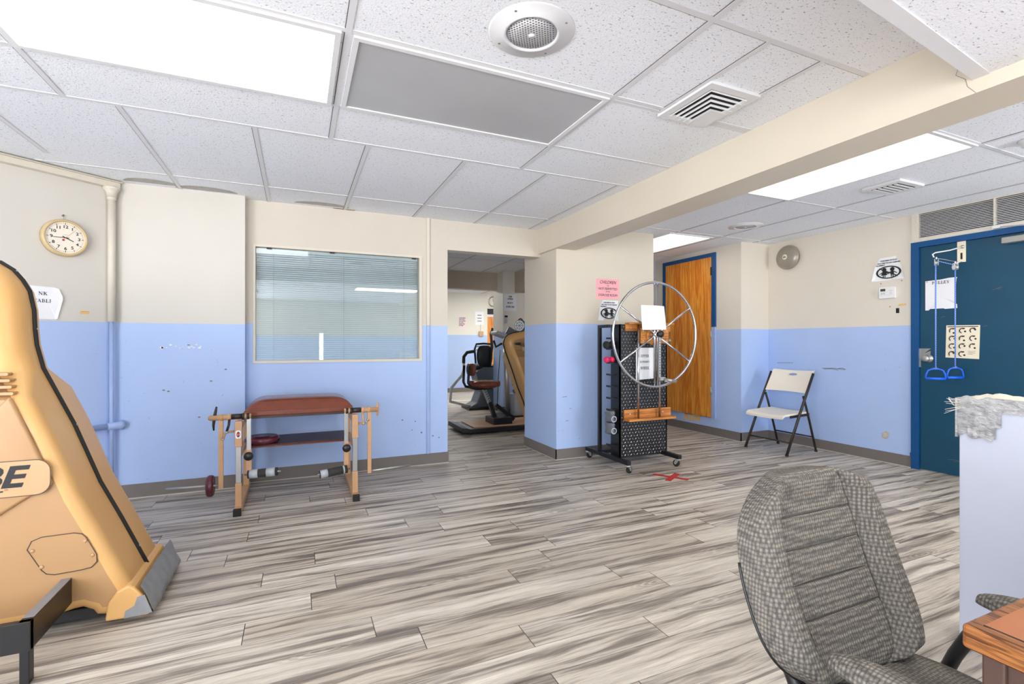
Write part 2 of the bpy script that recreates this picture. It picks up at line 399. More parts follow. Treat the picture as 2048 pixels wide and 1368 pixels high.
# serif capitals as strokes: (points, weight) in a unit-high box; S = serif bars
TH, TN = .19, .085
def _sf(x, y, w=.34): return ([(x - w / 2, y), (x + w / 2, y)], .055)
GL = {
 'I': (.36, [([(.18, 0), (.18, 1)], TH), _sf(.18, .03), _sf(.18, .97)]),
 'L': (.70, [([(.2, 0), (.2, 1)], TH), _sf(.2, .97), ([(.05, .03), (.62, .03)], .095), ([(.62, .03), (.64, .28)], .095)]),
 'E': (.72, [([(.2, 0), (.2, 1)], TH), ([(.05, .03), (.62, .03)], .095), ([(.62, .03), (.65, .26)], .095), ([(.05, .97), (.6, .97)], .095), ([(.6, .97), (.61, .74)], .095), ([(.2, .52), (.48, .52)], .095), ([(.48, .4), (.48, .64)], .08)]),
 'T': (.74, [([(.37, 0), (.37, 1)], TH), _sf(.37, .03), ([(.04, .97), (.70, .97)], .095), ([(.05, .97), (.04, .72)], .095), ([(.69, .97), (.70, .72)], .095)]),
 'N': (.88, [([(.16, 0), (.16, 1)], TN), ([(.16, .98), (.72, .02)], TH), ([(.72, 0), (.72, 1)], TN), _sf(.16, .03, .28), _sf(.14, .97, .26), _sf(.72, .97, .28)]),
 'K': (.90, [([(.2, 0), (.2, 1)], TH), ([(.24, .42), (.66, .96)], TN), ([(.38, .58), (.72, .03)], TH), _sf(.2, .03), _sf(.2, .97), _sf(.70, .03), _sf(.66, .97, .28)]),
 'A': (.86, [([(.12, .02), (.42, .98)], TN), ([(.42, .98), (.70, .02)], TH), ([(.24, .34), (.60, .34)], .095), _sf(.12, .03, .28), _sf(.70, .03)]),
 'P': (.74, [([(.2, 0), (.2, 1)], TH), _sf(.2, .03), ([(.05, .97), (.42, .97), (.56, .9)], .095), ([(.56, .92), (.6, .75), (.56, .58)], .15), ([(.56, .56), (.44, .49), (.2, .49)], .095)]),
 'R': (.84, [([(.2, 0), (.2, 1)], TH), _sf(.2, .03), ([(.05, .97), (.42, .97), (.56, .9)], .095), ([(.56, .92), (.6, .75), (.56, .6)], .15), ([(.56, .58), (.44, .5), (.2, .5)], .095), ([(.42, .5), (.70, .03)], .16), _sf(.72, .03, .22)]),
 'B': (.76, [([(.2, 0), (.2, 1)], TH), ([(.05, .03), (.44, .03), (.58, .1)], .095), ([(.58, .1), (.63, .26), (.58, .44)], .16), ([(.05, .97), (.42, .97), (.54, .92)], .095), ([(.54, .92), (.58, .76), (.54, .6)], .14), ([(.2, .52), (.54, .52)], .095)]),
 'U': (.86, [([(.2, .97), (.2, .3), (.26, .1)], TH), ([(.24, .08), (.44, .02), (.62, .1)], .09), ([(.66, .97), (.66, .26), (.6, .08)], TN), _sf(.2, .97), _sf(.66, .97, .28)]),
 'Y': (.84, [([(.42, 0), (.42, .46)], TH), ([(.14, .97), (.42, .46)], .16), ([(.42, .46), (.68, .97)], TN), _sf(.42, .03), _sf(.14, .97, .3), _sf(.68, .97, .26)]),
 'X': (.86, [([(.16, .98), (.68, .02)], TH), ([(.14, .02), (.66, .98)], TN), _sf(.14, .03, .26), _sf(.16, .97, .32), _sf(.68, .03, .32), _sf(.66, .97, .26)]),
 'M': (1.06, [([(.16, 0), (.16, 1)], TN), ([(.18, .98), (.5, .02)], TH), ([(.5, .02), (.84, .98)], TN), ([(.86, 0), (.86, 1)], TH), _sf(.16, .03, .28), _sf(.14, .97, .26), _sf(.86, .03), _sf(.88, .97, .3)]),
 'W': (1.16, [([(.12, .98), (.36, .02)], TH), ([(.36, .02), (.58, .98)], TN), ([(.58, .98), (.8, .02)], TH), ([(.8, .02), (1.02, .98)], TN), _sf(.12, .97, .28), _sf(.58, .97, .28), _sf(1.02, .97, .26)]),
 'H': (.90, [([(.2, 0), (.2, 1)], TH), ([(.68, 0), (.68, 1)], TH), ([(.2, .52), (.68, .52)], .095), _sf(.2, .03), _sf(.2, .97), _sf(.68, .03), _sf(.68, .97)]),
}
def serif(mb, txt, h, mat, X, z=.0, sx=1.0):
    tot = sum(GL[c][0] * h * sx * 1.04 if c != ' ' else h * .4 for c in txt); x = -tot / 2
    for c in txt:
        if c == ' ': x += h * .4; continue
        wd, st = GL[c]
        for k, (pts, wt) in enumerate(st): mb.stroke([(x + a * h * sx, b * h) for a, b in pts], wt * h, mat, X, z + k * .00004)
        x += wd * h * sx * 1.04
def sheet(mb, poly, mat, X, curl=None, z=.0015):
    """a sheet of paper cut to an outline, fanned from its centre and lifted at the curled corners"""
    cx = sum(p[0] for p in poly) / len(poly); cy = sum(p[1] for p in poly) / len(poly)
    cu = curl or {}
    n = len(poly); vs = [(cx, cy, z)]
    for i, (x, y) in enumerate(poly): vs.append((cx + (x - cx) * .8, cy + (y - cy) * .8, z + cu.get(i, 0) * .25))
    for i, (x, y) in enumerate(poly): vs.append((x, y, z + cu.get(i, 0)))
    fs = [(0, 1 + i, 1 + (i + 1) % n) for i in range(n)] + [(1 + i, 1 + n + i, 1 + n + (i + 1) % n, 1 + (i + 1) % n) for i in range(n)]
    mb.add(vs, fs, mat, X)

# ------------------------------------------------------------------ the setting
H = 2.35
b = MB(); b.box(-3.3, 8.0, -3.0, 13.0, -.1, 0, M['floor']); struct(b.build('floor'))
b = MB(); b.box(-3.3, 8.0, .6, 13.0, H, H + .08, M['tile']); b.box(2.33, 8.0, -3.0, .6, H, H + .08, M['tile'])
# water stains where the ceiling meets the back wall
for x, y, w_, d_ in ((-.98, 4.39, .17, .10), (-.64, 4.43, .20, .10), (.20, 4.50, .21, .09)):
    b.flat([(x + w_ * cos(a), y + d_ * sin(a) * (-1 if a > 0 else 1)) for a in [PI * k / 12 for k in range(13)]], M['stain'], z=H - .0012)
    b.ring(.86, 1.0, M['stain'], Matrix.Translation((x, y, H - .0018)) @ Matrix.Diagonal((w_ * 1.05, -d_ * 1.05, 1, 1)), a1=PI)
b.flat([(.28, 4.535), (.48, 4.54), (.47, 4.556), (.30, 4.556)], M['stain2'], z=H - .002)
struct(b.build('ceiling', recalc=False))
b = MB()   # the lowered ceiling over the near end of the room, edged by a white metal strip
edge = [(-3.3, .36), (2.33, .965)]
b.prism([(-3.3, -3.0), (2.33, -3.0), (2.33, .915), (-3.3, .31)], 2.15, H, M['tile'])
b.prism([(-3.3, .31), (2.33, .915), (2.33, .965), (-3.3, .36)], 2.147, H, M['metalwhite'])
struct(b.build('bulkhead'))
# T-bar grid
b = MB()
def tee(x0, y0, x1, y1, wd=.024, z=H, gap_shade=1):
    z += -.0004 if x0 == x1 else 0
    b.bar((x0, y0, z - .0005), (x1, y1, z - .0005), wd, .005, M['tee'])
    if gap_shade:
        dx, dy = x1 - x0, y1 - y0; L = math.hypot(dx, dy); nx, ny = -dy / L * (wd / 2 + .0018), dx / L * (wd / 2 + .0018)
        b.bar((x0 + nx, y0 + ny, z), (x1 + nx, y1 + ny, z), .003, .003, M['joint'])  # dark strip stands in for the gap shadow beside the tee
BX = 2.31
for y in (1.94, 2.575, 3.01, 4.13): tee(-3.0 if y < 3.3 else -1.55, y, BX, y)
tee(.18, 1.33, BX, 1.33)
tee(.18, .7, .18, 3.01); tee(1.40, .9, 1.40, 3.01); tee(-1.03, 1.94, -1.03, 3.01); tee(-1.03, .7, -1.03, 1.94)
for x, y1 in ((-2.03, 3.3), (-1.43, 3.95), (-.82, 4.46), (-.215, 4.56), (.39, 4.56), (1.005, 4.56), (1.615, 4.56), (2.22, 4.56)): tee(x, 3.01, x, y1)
tee(1.705, 1.33, 1.705, 1.97, .02); tee(2.03, 1.33, 2.03, 1.97, .02); tee(1.40, 1.97, BX, 1.97, .02, gap_shade=0)
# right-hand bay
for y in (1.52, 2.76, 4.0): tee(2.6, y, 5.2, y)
for x in (3.12, 3.74, 4.35, 4.95): tee(x, -1, x, 6.6 if x < 4.7 else 4.1, gap_shade=1)
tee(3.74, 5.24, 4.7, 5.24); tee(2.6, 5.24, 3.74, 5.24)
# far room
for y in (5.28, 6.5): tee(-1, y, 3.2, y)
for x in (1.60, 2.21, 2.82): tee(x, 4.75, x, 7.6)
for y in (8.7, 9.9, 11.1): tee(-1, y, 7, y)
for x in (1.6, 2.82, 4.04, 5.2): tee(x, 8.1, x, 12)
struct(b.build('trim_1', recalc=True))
# back wall with the interior window hole and the doorless opening
b = MB(); W = M['wall_a']; Y0, Y1 = 4.56, 4.69
b.box(-1.3, -.335, Y0, Y1, 0, H, W); b.box(-.335, 1.085, Y0, Y1, 0, .99, W); b.box(-.335, 1.085, Y0, Y1, 1.985, H, W)
b.box(1.085, 1.336, Y0, Y1, 0, H, W); b.box(1.336, 2.40, Y0, Y1, 2.065, H, W)
for x, y, r_ in ((1.02, .42, .006), (.99, .34, .005), (1.08, .31, .008), (1.14, .3, .006), (1.19, .27, .007), (.9, .44, .007), (1.25, .25, .006)):
    b.disc(r_, M['greyp'], on_back(x, Y0 - .0015, y), 7)
struct(b.build('wall_back'))
b = MB(); b.box(-1.235, -.385, 4.46, 4.56, 0, H, M['wall_p'])   # the boxed-out panel beside the window
for k in range(17):
    x = -.96 + random.random() * .33
    b.disc(.003 + random.random() * .006, M['white'], on_back(x, 4.4585, 1.135 + random.uniform(-.02, .012)), 6, sx=1.6)
for x, z in ((-.93, .80), (-.9, .79), (-.62, .86), (-.7, .58), (-.52, .95)): b.disc(.006, M['greyink'], on_back(x, 4.4585, z), 5, sx=1.8)
struct(b.build('wall_panel'))
b = MB(); n = Vector((sin(LA), -cos(LA), 0)); d = Vector((cos(LA), sin(LA), 0))
def lw(s, o): p = LP + d * s + n * o; return (p.x, p.y)
b.prism([lw(.12, 0), lw(.12, -.12), lw(-2.7, -.12), lw(-2.7, 0)], 0, H, M['wall_p'])
e0 = lw(-2.7, 0)
for y0, y1, z0, z1 in ((-3.0, -2.4, 0, H), (.9, e0[1] + .08, 0, H), (-2.4, .9, 0, .35), (-2.4, .9, 2.1, H)): b.box(e0[0] - .12, e0[0], y0, y1, z0, z1, M['wall_p'])
struct(b.build('wall_left'))
# right wall, pilaster, wood-door wall
b = MB(); X0 = 5.23; W = M['wall_r']
b.box(X0, X0 + .14, 2.60, 4.3, 0, H, W); b.box(X0, X0 + .14, -3.0, 1.0, 0, H, W); b.box(X0, X0 + .14, 1.0, 1.60, 0, 2.085, W); b.box(X0 + .03, X0 + .14, 1.0, 2.60, 2.06, H, W)
b.box(4.77, X0, 4.12, 4.30, 0, H, W)
b.box(4.77, 4.91, 4.30, 4.50, 0, H, W); b.box(4.77, 4.91, 5.43, 5.60, 0, H, W); b.box(4.77, 4.91, 4.50, 5.43, 0, .215, W); b.box(4.77, 4.91, 4.50, 5.43, 2.29, H, W)
Xf = on_right
for y, z, wd in ((3.30, .885, .16), (3.34, .878, .10), (3.24, .89, .05)): b.stroke([(-wd, .0), (-wd * .2, .006), (wd * .5, -.004)], .006, M['greyink'], Xf(y, z, X0 - .0015))
b.stroke([(-.1, 0), (.1, .006)], .005, M['greyink'], Xf(3.9, .925, X0 - .0015))
b.flat([(-.03, -.03), (.012, -.04), (.03, -.012), (.034, .028), (.004, .04), (-.016, .02), (-.034, .012)], M['stain'], Xf(2.84, .265, X0 - .0014))
b.flat([(-.02, -.02), (.008, -.03), (.02, -.01), (.014, .022), (-.01, .012)], M['plaster'], Xf(2.845, .268, X0 - .0018))
b.flat([(-.035, -.01), (.03, -.006), (.04, .012), (-.02, .012)], M['masking'], Xf(2.70, 1.52, X0 - .0016))
b.flat([(-.014, -.035), (.014, -.035), (.014, .012), (-.014, .012)], M['ink'], Xf(2.735, 1.48, X0 - .0016))
for dy, dz in ((.06, .12), (.05, .0), (-.12, .13), (-.02, -.11)): b.disc(.006, M['greyink'], Xf(2.82 + dy, 1.62 + dz, X0 - .0016), 6)
for y, z in ((4.9, .19), (5.0, .19), (4.8, .2)): b.flat([(-.04, -.06), (.05, -.05), (.045, .03), (-.03, .02)], M['masking'], Xf(y, z, 4.7685))
struct(b.build('wall_right'))
# stub wall under the beam, and the ceiling beam
b = MB(); b.box(2.35, 3.562, 4.22, 4.95, 0, H, M['wall_c'])
for x, z, l in ((2.42, .62, .05), (2.5, .5, .02), (2.46, .38, .03)): b.stroke([(0, 0), (l, .004)], .005, M['greyink'], on_back(x, 4.2185, z))
struct(b.build('wall_middle'))
b = MB(); b.box(2.32, 2.57, -3.0, 4.60, 2.095, H, M['beam'])
ck = [(1.02, 2.35 - .10), (1.005, 2.22), (1.015, 2.19), (.985, 2.16), (.98, 2.13), (.965, 2.11), (.955, 2.096)]
b.stroke([(-y, z) for y, z in ck], .0016, M['greyink'], TR(2.3185, 0, 0) @ RZ(-PI / 2) @ UP)
struct(b.build('beam'))
b = MB(); b.box(2.33, 2.56, -3.0, 1.01, 0, .93, M['halfw'])
hw = b.build('wall_half', bevel=.004); struct(hw)
b = MB()   # broken plaster top with tape wrapped round its end
def topg(u, v):
    y = -1.0 + 2.015 * u; x = 2.325 + .24 * v
    e = min(v, 1 - v, (1 - u) * 6); return (x + .006 * sin(u * 90) * (v > .5), y, .93 + (.028 + .008 * sin(u * 71 + v * 9) + .006 * sin(u * 33)) * min(1, e * 5 + .15))
b.grid(topg, 90, 8, M['plaster'])
b.build('worn_top', hw)
b = MB()
def tape(y0, y1, z0, z1, off, k): 
    def fn(u, v):
        y = y0 + (y1 - y0) * u; z = z0 + (z1 - z0) * v
        return (2.3285 - off - .0015 * abs(sin(u * 9 + v * 7 + k)) - .0008 * sin(u * 23 + k), y, z + .006 * sin(u * 11 + k))
    b.grid(fn, 24, 10, M['duct'])
tape(.905, 1.015, .81, .955, .001, 0); tape(.885, 1.016, .845, .915, .004, 1.7); tape(-.6, .93, .90, .952, .003, 3.1); tape(.90, .98, .805, .85, .006, 2.2)
b.box(2.32, 2.565, 1.011, 1.018, .80, .95, M['duct'])
for k in range(9):
    a = random.random() * 2; b.tube([(2.325, 1.0, .945 - .004 * k), (2.31, 1.015 + .012 * sin(a * 3), .945 - .005 * k), (2.305, 1.03 + .01 * a, .95 - .012 * k * a * .5)], .0008, M['plasticw'], 5)
b.build('duct_tape', hw)
# walls of the far room and behind the camera
b = MB(); b.box(-1.4, 4.20, 10.95, 11.1, 0, H, M['wall_f']); b.box(4.2, 8.0, 11.15, 11.3, 0, H, M['wall_f']); 
for y0, y1, z0, z1 in ((4.69, 11.1, 0, H),): b.box(-1.5, -1.4, y0, y1, z0, z1, M['wall_f'])
b.box(7.9, 8.0, 1, 12.5, 0, H, M['wall_f'])
b.box(5.6, 7.9, 7.3, 7.45, 0, H, M['wall_f'])
struct(b.build('wall_far'))
b = MB(); b.box(3.116, 3.62, 7.4, 7.83, 0, H, M['wall_f']); struct(b.build('wall_pillar'))
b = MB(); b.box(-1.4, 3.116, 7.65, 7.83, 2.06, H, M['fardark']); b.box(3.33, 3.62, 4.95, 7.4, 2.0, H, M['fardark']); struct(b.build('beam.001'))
# rear wall and left wall with windows (behind the camera)
b = MB(); W = M['wall_p']
RW = [(-2.9, -1.05, .35, 2.1), (.47, .57, .6, 1.42), (3.1, 5.0, .35, 2.1)]
b.box(-3.5, 8.0, -3.14, -3.0, 2.1, H, W); b.box(-3.5, 8.0, -3.14, -3.0, 0, .35, W)
for x0, x1 in ((-3.5, -2.9), (-1.05, .47), (.57, 3.1), (5.0, 8.0)): b.box(x0, x1, -3.14, -3.0, .35, 2.1, W)
b.box(.47, .57, -3.14, -3.0, .35, .6, W); b.box(.47, .57, -3.14, -3.0, 1.42, 2.1, W)
struct(b.build('wall_front'))
def window(k, x0, x1, z0, z1, X, bars=1):
    b = MB()
    for xa in ([x0, (x0 + x1) / 2 - .02, x1 - .04] if bars else [x0, x1 - .01]): b.box(xa, xa + (.04 if bars else .01), -.02, .04, z0, z1, M['metalwhite'], X)
    b.box(x0, x1, -.02, .04, z0, z0 + .03, M['metalwhite'], X); b.box(x0, x1, -.02, .04, z1 - .03, z1, M['metalwhite'], X)
    struct(b.build('window_%d' % k))
    ld = bpy.data.lights.new('sky_portal', 'AREA'); ld.shape = 'RECTANGLE'; ld.size = x1 - x0; ld.size_y = z1 - z0; ld.cycles.is_portal = True
    lo = bpy.data.objects.new('sky_portal', ld); C.objects.link(lo)
    lo.matrix_world = X @ TR((x0 + x1) / 2, .06, (z0 + z1) / 2) @ RX(PI / 2)
for k, (x0, x1, z0, z1) in enumerate(RW): window(k + 2, x0, x1, z0, z1, TR(0, -3.08, 0), k != 1)
window(5, -2.4, .9, .35, 2.1, TR(e0[0] - .06, 0, 0) @ RZ(-PI / 2) @ Matrix.Diagonal((-1, 1, 1, 1)))
# baseboards
def bbx(name, segs, h=.105, th=.009):
    b = MB()
    for (x0, y0), (x1, y1) in segs:
        dx, dy = x1 - x0, y1 - y0; L = math.hypot(dx, dy); nx, ny = dy / L, -dx / L    # room side is to the right of the run
        b.prism([(x0, y0), (x0 + nx * th, y0 + ny * th), (x1 + nx * th, y1 + ny * th), (x1, y1)], .004, h, M['base'])
        b.prism([(x0, y0), (x0 + nx * (th + .006), y0 + ny * (th + .006)), (x1 + nx * (th + .006), y1 + ny * (th + .006)), (x1, y1)], 0, .007, M['basew'])
    struct(b.build(name))
bbx('baseboard_back', [((-.385, 4.56), (1.345, 4.56)), ((-1.235, 4.46), (-.376, 4.46)), ((-.385, 4.46), (-.385, 4.56)), ((1.336, 4.56), (1.336, 4.69))])
bbx('baseboard_left', [(lw(-2.6, 0), lw(0, 0))])
bbx('baseboard_middle', [((2.35, 4.95), (2.35, 4.211)), ((2.341, 4.22), (3.562, 4.22))])
bbx('baseboard_right', [((5.23, 4.12), (5.23, 2.62)), ((4.77, 5.6), (4.77, 4.111)), ((4.761, 4.12), (5.23, 4.12))])
bbx('baseboard_far', [((-1.4, 10.95), (4.2, 10.95)), ((3.116, 7.83), (3.116, 7.391)), ((3.107, 7.4), (3.62, 7.4))])
# white joint strip on the back wall, pipes in the left corner
b = MB(); b.box(1.128, 1.158, 4.545, 4.56, 1.328, H, M['cream']); b.box(1.128, 1.158, 4.545, 4.56, .105, 1.328, M['bluepipe']); struct(b.build('trim_2', bevel=.004))
b = MB()
cx, cy = lw(-.028, .034)
b.cyl((cx, cy, 1.315), (cx, cy, 2.30), .024, M['cream']); b.lathe([(.024, 0), (.03, .0), (.034, .03), (.046, .05), (.052, .06), (.052, .066), (0, .066)], M['cream'], X=TR(cx, cy, 2.225))
b.cyl((cx, cy, 2.20), (cx, cy, 2.228), .028, M['cream']); b.cyl((cx, cy, .0), (cx, cy, 1.315), .014, M['bluepipe'])
struct(b.build('trim_3'))
b = MB(); b.prism([lw(-2.7, 0), lw(-2.7, .05), lw(.02, .05), lw(.02, 0)], 2.293, 2.335, M['cream'])
b.prism([lw(-2.7, 0), lw(-2.7, .065), lw(.03, .065), lw(.03, 0)], 2.335, 2.342, M['cream']); struct(b.build('trim_4', bevel=.006))
b = MB(); p = lw(-2.6, .045); q = lw(.02, .045); b.cyl((p[0], p[1], .555), (q[0], q[1], .555), .02, M['bluepipe']); p = lw(-.06, .045)
b.tube([(p[0], p[1], .555), (q[0], q[1], .555), (q[0] + .012, q[1] + .01, .555)], [.024, .03, .036], M['bluepipe'], 10); struct(b.build('trim_5'))

# ------------------------------------------------------------------ interior window with a closed blind
wn = MB(); X0, X1, Z0, Z1 = -.335, 1.085, .99, 1.985
for a in ((X0, X1, Z0, Z0 + .022), (X0, X1, Z1 - .02, Z1), (X0, X0 + .018, Z0 + .022, Z1 - .02), (X1 - .026, X1, Z0 + .022, Z1 - .02)):
    wn.box(a[0], a[1], 4.552, 4.66, a[2], a[3], M['cream'])
win = struct(wn.build('window_1'))
g = MB(); g.box(X0 + .01, X1 - .02, 4.592, 4.598, Z0 + .015, Z1 - .015, M['glass']); g.build('window_pane', win)
g = MB()
for x in (X0 + .1, X0 + .6, X1 - .09): g.box(x, x + .04, 4.578, 4.592, Z1 - .03, Z1 - .018, M['bronze'])
g.build('window_clip', win)
t = thing('venetian_blind', 'pale blue-grey venetian blind closed behind the interior window', 'blind', (.375, 4.64, 1.0))
b = MB(); nS = 52
for i in range(nS):
    z = Z0 + .035 + (Z1 - Z0 - .075) * i / (nS - 1)
    def sl(u, v, z=z):
        x = X0 + .022 + (X1 - X0 - .052) * u; c = v - .5
        return (x, 4.632 + c * .012 + .0028 * (1 - 4 * c * c), z + c * .0158)
    b.grid(sl, 1, 4, M['blind'])
b.build('slats', t, recalc=False)
b = MB(); b.box(X0 + .02, X1 - .03, 4.615, 4.65, Z1 - .045, Z1 - .02, M['blind']); b.build('head_rail', t)
b = MB(); b.box(X0 + .02, X1 - .03, 4.62, 4.645, Z0 + .017, Z0 + .03, M['blind']); b.build('bottom_rail', t)
for x in (X0 + .15, X0 + .72, X1 - .16): b = MB(); b.box(x, x + .0025, 4.6175, 4.62, Z0 + .02, Z1 - .03, M['lgreyp']); b.build('ladder_cord', t)

# ------------------------------------------------------------------ ceiling fittings
def light(name, label, x0, x1, y0, y1, mat, z=H, group=None, power=0):
    t = thing(name, label, 'light', ((x0 + x1) / 2, (y0 + y1) / 2, z), group=group)
    f = MB(); e = .022
    f.box(x0, x1, y0, y0 + e, z - .012, z - .001, M['metalwhite']); f.box(x0, x1, y1 - e, y1, z - .012, z - .001, M['metalwhite'])
    f.box(x0, x0 + e, y0 + e, y1 - e, z - .012, z - .001, M['metalwhite']); f.box(x1 - e, x1, y0 + e, y1 - e, z - .012, z - .001, M['metalwhite'])
    f.build('frame', t)
    d = MB(); wide = (x1 - x0) >= (y1 - y0)
    d.box(x0 + e, x1 - e, y0 + e, y1 - e, z - .006, z - .0015, mat)
    o = d.build('diffuser', t)
    if not wide and mat in (M['diff'], M['diff2'], M['diffr'], M['diffq']):
        # tubes run along Y: rebuild with swapped local axes so the tube bands follow them
        bpy.data.objects.remove(o); d = MB(); L, S = (y1 - y0) / 2 - e, (x1 - x0) / 2 - e
        d.box(-L, L, -S, S, z - .006, z - .0015, mat); o = d.build('diffuser', t, world=False)
        o.rotation_euler = (0, 0, PI / 2); o.location = (0, 0, -z)
    return t
light('ceiling_light', 'lit fluorescent panel beside the unlit grey panel', -1.03, .155, 1.95, 2.57, M['diffr'])
light('ceiling_light', 'unlit grey fluorescent panel in the middle of the ceiling', .20, 1.385, 1.955, 2.57, M['off'])
light('ceiling_light', 'lit fluorescent panel past the beam near the square air vent', 3.13, 3.735, 1.525, 2.755, M['diffr'])
light('ceiling_light', 'lit fluorescent panel over the orange wooden door', 3.66, 4.28, 4.07, 5.28, M['diffr'])
light('ceiling_light', 'lit fluorescent panel set in the lowered ceiling', .95, 2.12, -.30, .30, M['diff2'], 2.149)
light('ceiling_light', 'added unseen fluorescent panel in the left half of the lowered ceiling', -1.9, -.7, -1.6, -1.0, M['diff2'], 2.149)  # out of view, added to brighten the room
light('ceiling_light', 'added unseen fluorescent panel near the rear windows', -2.9, -1.73, -2.75, -2.15, M['diff2'], 2.149)  # extra panel added only for its light, clear of the window reflection
light('ceiling_light', 'lit fluorescent panel in the far room near the end wall', 1.7, 2.9, 9.0, 9.6, M['diff3'])
light('ceiling_light', 'lit fluorescent panel in the far room beyond the pillar', 4.2, 5.4, 9.2, 9.8, M['diff3'])
light('ceiling_light', 'added unseen fluorescent panel in the right bay beside the half wall', 3.13, 3.735, -.2, .95, M['diffq'])  # added out of view to brighten the right wall
light('ceiling_light', 'added unseen fluorescent panel in the right bay nearest the rear wall', 3.13, 3.735, -1.6, -.4, M['diff2'])  # another unseen panel, added to light the right bay
def speaker(label, x, y, r=.165):
    t = thing('ceiling_speaker', label, 'speaker', (x, y, H))
    b = MB(); b.lathe([(r * .58, 0), (r * .60, -.012), (r * .66, -.014), (r * .68, -.007), (r * .97, -.005), (r, -.001), (r, 0)], M['metalwhite'], 48, TR(x, y, H))
    for a in (40, 130, 220, 310): b.disc(.005, M['steel'], TR(x + r * .85 * cos(R(a)), y + r * .85 * sin(R(a)), H - .0075), 8)
    b.build('trim_ring', t)
    b = MB(); b.lathe([(0, -.016), (r * .3, -.0135), (r * .6, -.006)], M['grille'], 40, TR(x, y, H))
    s_ = r * .072; k = int(r * .58 / s_) + 1
    for i in range(-k, k + 1):
        for j in range(-k, k + 1):
            px, py = (i + .5 * (j % 2)) * s_, j * s_ * .866
            q = math.hypot(px, py)
            if q < r * .55 and q > r * .09: b.disc(s_ * .31, M['greyp'], TR(x + px, y + py, H - .0006 - (.016 - .0025 * q / (r * .3) if q < r * .3 else .0135 - .0075 * (q - r * .3) / (r * .3))), 6)
    b.lathe([(0, -.019), (r * .07, -.018), (r * .075, -.014)], M['metalwhite'], 16, TR(x, y, H))
    b.build('grille', t, recalc=False)
speaker('large round white ceiling speaker next to the unlit light panel', .82, 1.665)
speaker('small round white ceiling speaker past the beam near the grey bell', 4.17, 3.55, .165)
t = thing('ceiling_vent', 'square white air diffuser with nested louvres left of the beam', 'vent', (1.87, 1.82, H))
b = MB(); x0, x1, y0, y1 = 1.715, 2.03, 1.64, 2.0
b.box(x0 + .03, x1 - .03, y0 + .03, y1 - .03, H - .004, H - .001, M['dark'])
for xa, xb, ya, yb in ((x0, x1, y0, y0 + .04), (x0, x1, y1 - .04, y1), (x0, x0 + .04, y0 + .04, y1 - .04), (x1 - .04, x1, y0 + .04, y1 - .04)): b.box(xa, xb, ya, yb, H - .014, H - .0005, M['metalwhite'])
b.build('frame', t)
b = MB()
for k in range(4):   # nested L-shaped louvres throw air towards two sides
    o = .05 + k * .036; zb = H - .0155; xo, yo = x0 + o, y0 + o; xe, ye = x1 - .03 + .008 * k, y1 - .03 + .008 * k; sl = .004
    # each blade slopes down and away from the corner
    b.add([(xo, yo, H - .006), (xe, yo, H - .006), (xo + sl, yo + sl, zb), (xe, yo + sl, zb), (xo, ye, H - .006), (xo + sl, ye, zb),
           (xo, yo, H), (xo, yo, H)],
          [(0, 1, 3, 2), (0, 2, 5, 4)], M['metalwhite'])
b.box(x0 + .195, x1 - .012, y0 + .195, y1 - .012, H - .0155, H - .006, M['metalwhite'])
b.build('louvres', t)
t = thing('ceiling_vent', 'square white air diffuser past the beam under the lit panel', 'vent', (4.12, 2.19, H))
b = MB(); b.prism(rrect(3.97, 4.28, 2.06, 2.32, .004), H - .02, H - .001, M['metalwhite']); b.build('frame', t, bevel=.006)
b = MB(); b.box(4.02, 4.24, 2.10, 2.28, H - .0215, H - .0195, M['dark'])
for k in range(5): b.box(4.02, 4.24, 2.11 + k * .036, 2.128 + k * .036, H - .026, H - .0205, M['metalwhite'])
b.build('louvres', t)
t = thing('smoke_detector', 'round white smoke detector on the ceiling at the right edge', 'detector', (3.93, 1.36, H))
b = MB(); b.lathe([(0, -.045), (.03, -.044), (.045, -.036), (.05, -.02), (.062, -.014), (.062, 0)], M['metalwhite'], 28, TR(3.93, 1.36, H)); b.build('housing', t)

# ------------------------------------------------------------------ blue door, its fittings and the louvre above
b = MB()
for y0, y1, z0, z1 in ((2.555, 2.615, 0, 2.035), (1.60, 1.66, 0, 2.035), (1.60, 2.615, 2.035, 2.085)): b.box(5.205, 5.33, y0, y1, z0, z1, M['bframe'])
b.box(5.222, 5.24, 2.615, 2.63, 0, .14, M['bframe'])
dr = struct(b.build('door_1'))
b = MB(); b.box(5.228, 5.272, 1.66, 2.552, .008, 2.033, M['bdoor'])
for y, z, l in ((2.02, 1.6, .05), (2.0, 1.61, .03), (2.44, .92, .04), (2.3, .14, .09), (2.28, .13, .05), (2.38, 1.39, .03), (2.09, 1.3, .03)):
    b.stroke([(-l / 2, -.004), (0, .003), (l / 2, .002)], .004, M['greyp'], on_right(y, z, 5.2268))
b.build('door_slab', dr, bevel=.002)
b = MB(); X = TR(5.228, 2.487, 1.02) @ RY(-PI / 2)
b.lathe([(.036, 0), (.036, .004), (.02, .010), (.012, .016), (.012, .03), (.024, .036), (.030, .048), (.028, .06), (.018, .066), (0, .067)], M['steel'], 28, X); b.build('door_knob', dr)
b = MB(); b.prism([(-.03, .09), (.055, .09), (.0, .045), (.05, .07), (.045, -.02), (-.03, -.02)], 0, .003, M['steel'], on_right(2.52, 1.02, 5.226)); b.box(5.222, 5.23, 2.545, 2.556, .94, 1.11, M['steel']); b.build('latch_guard', dr)
b = MB(); b.box(5.155, 5.226, 1.67, 1.965, 1.955, 2.005, M['steel']); b.cyl((5.19, 1.80, 1.94), (5.19, 1.80, 1.955), .018, M['steel'])
b.build('closer_body', dr, bevel=.006)
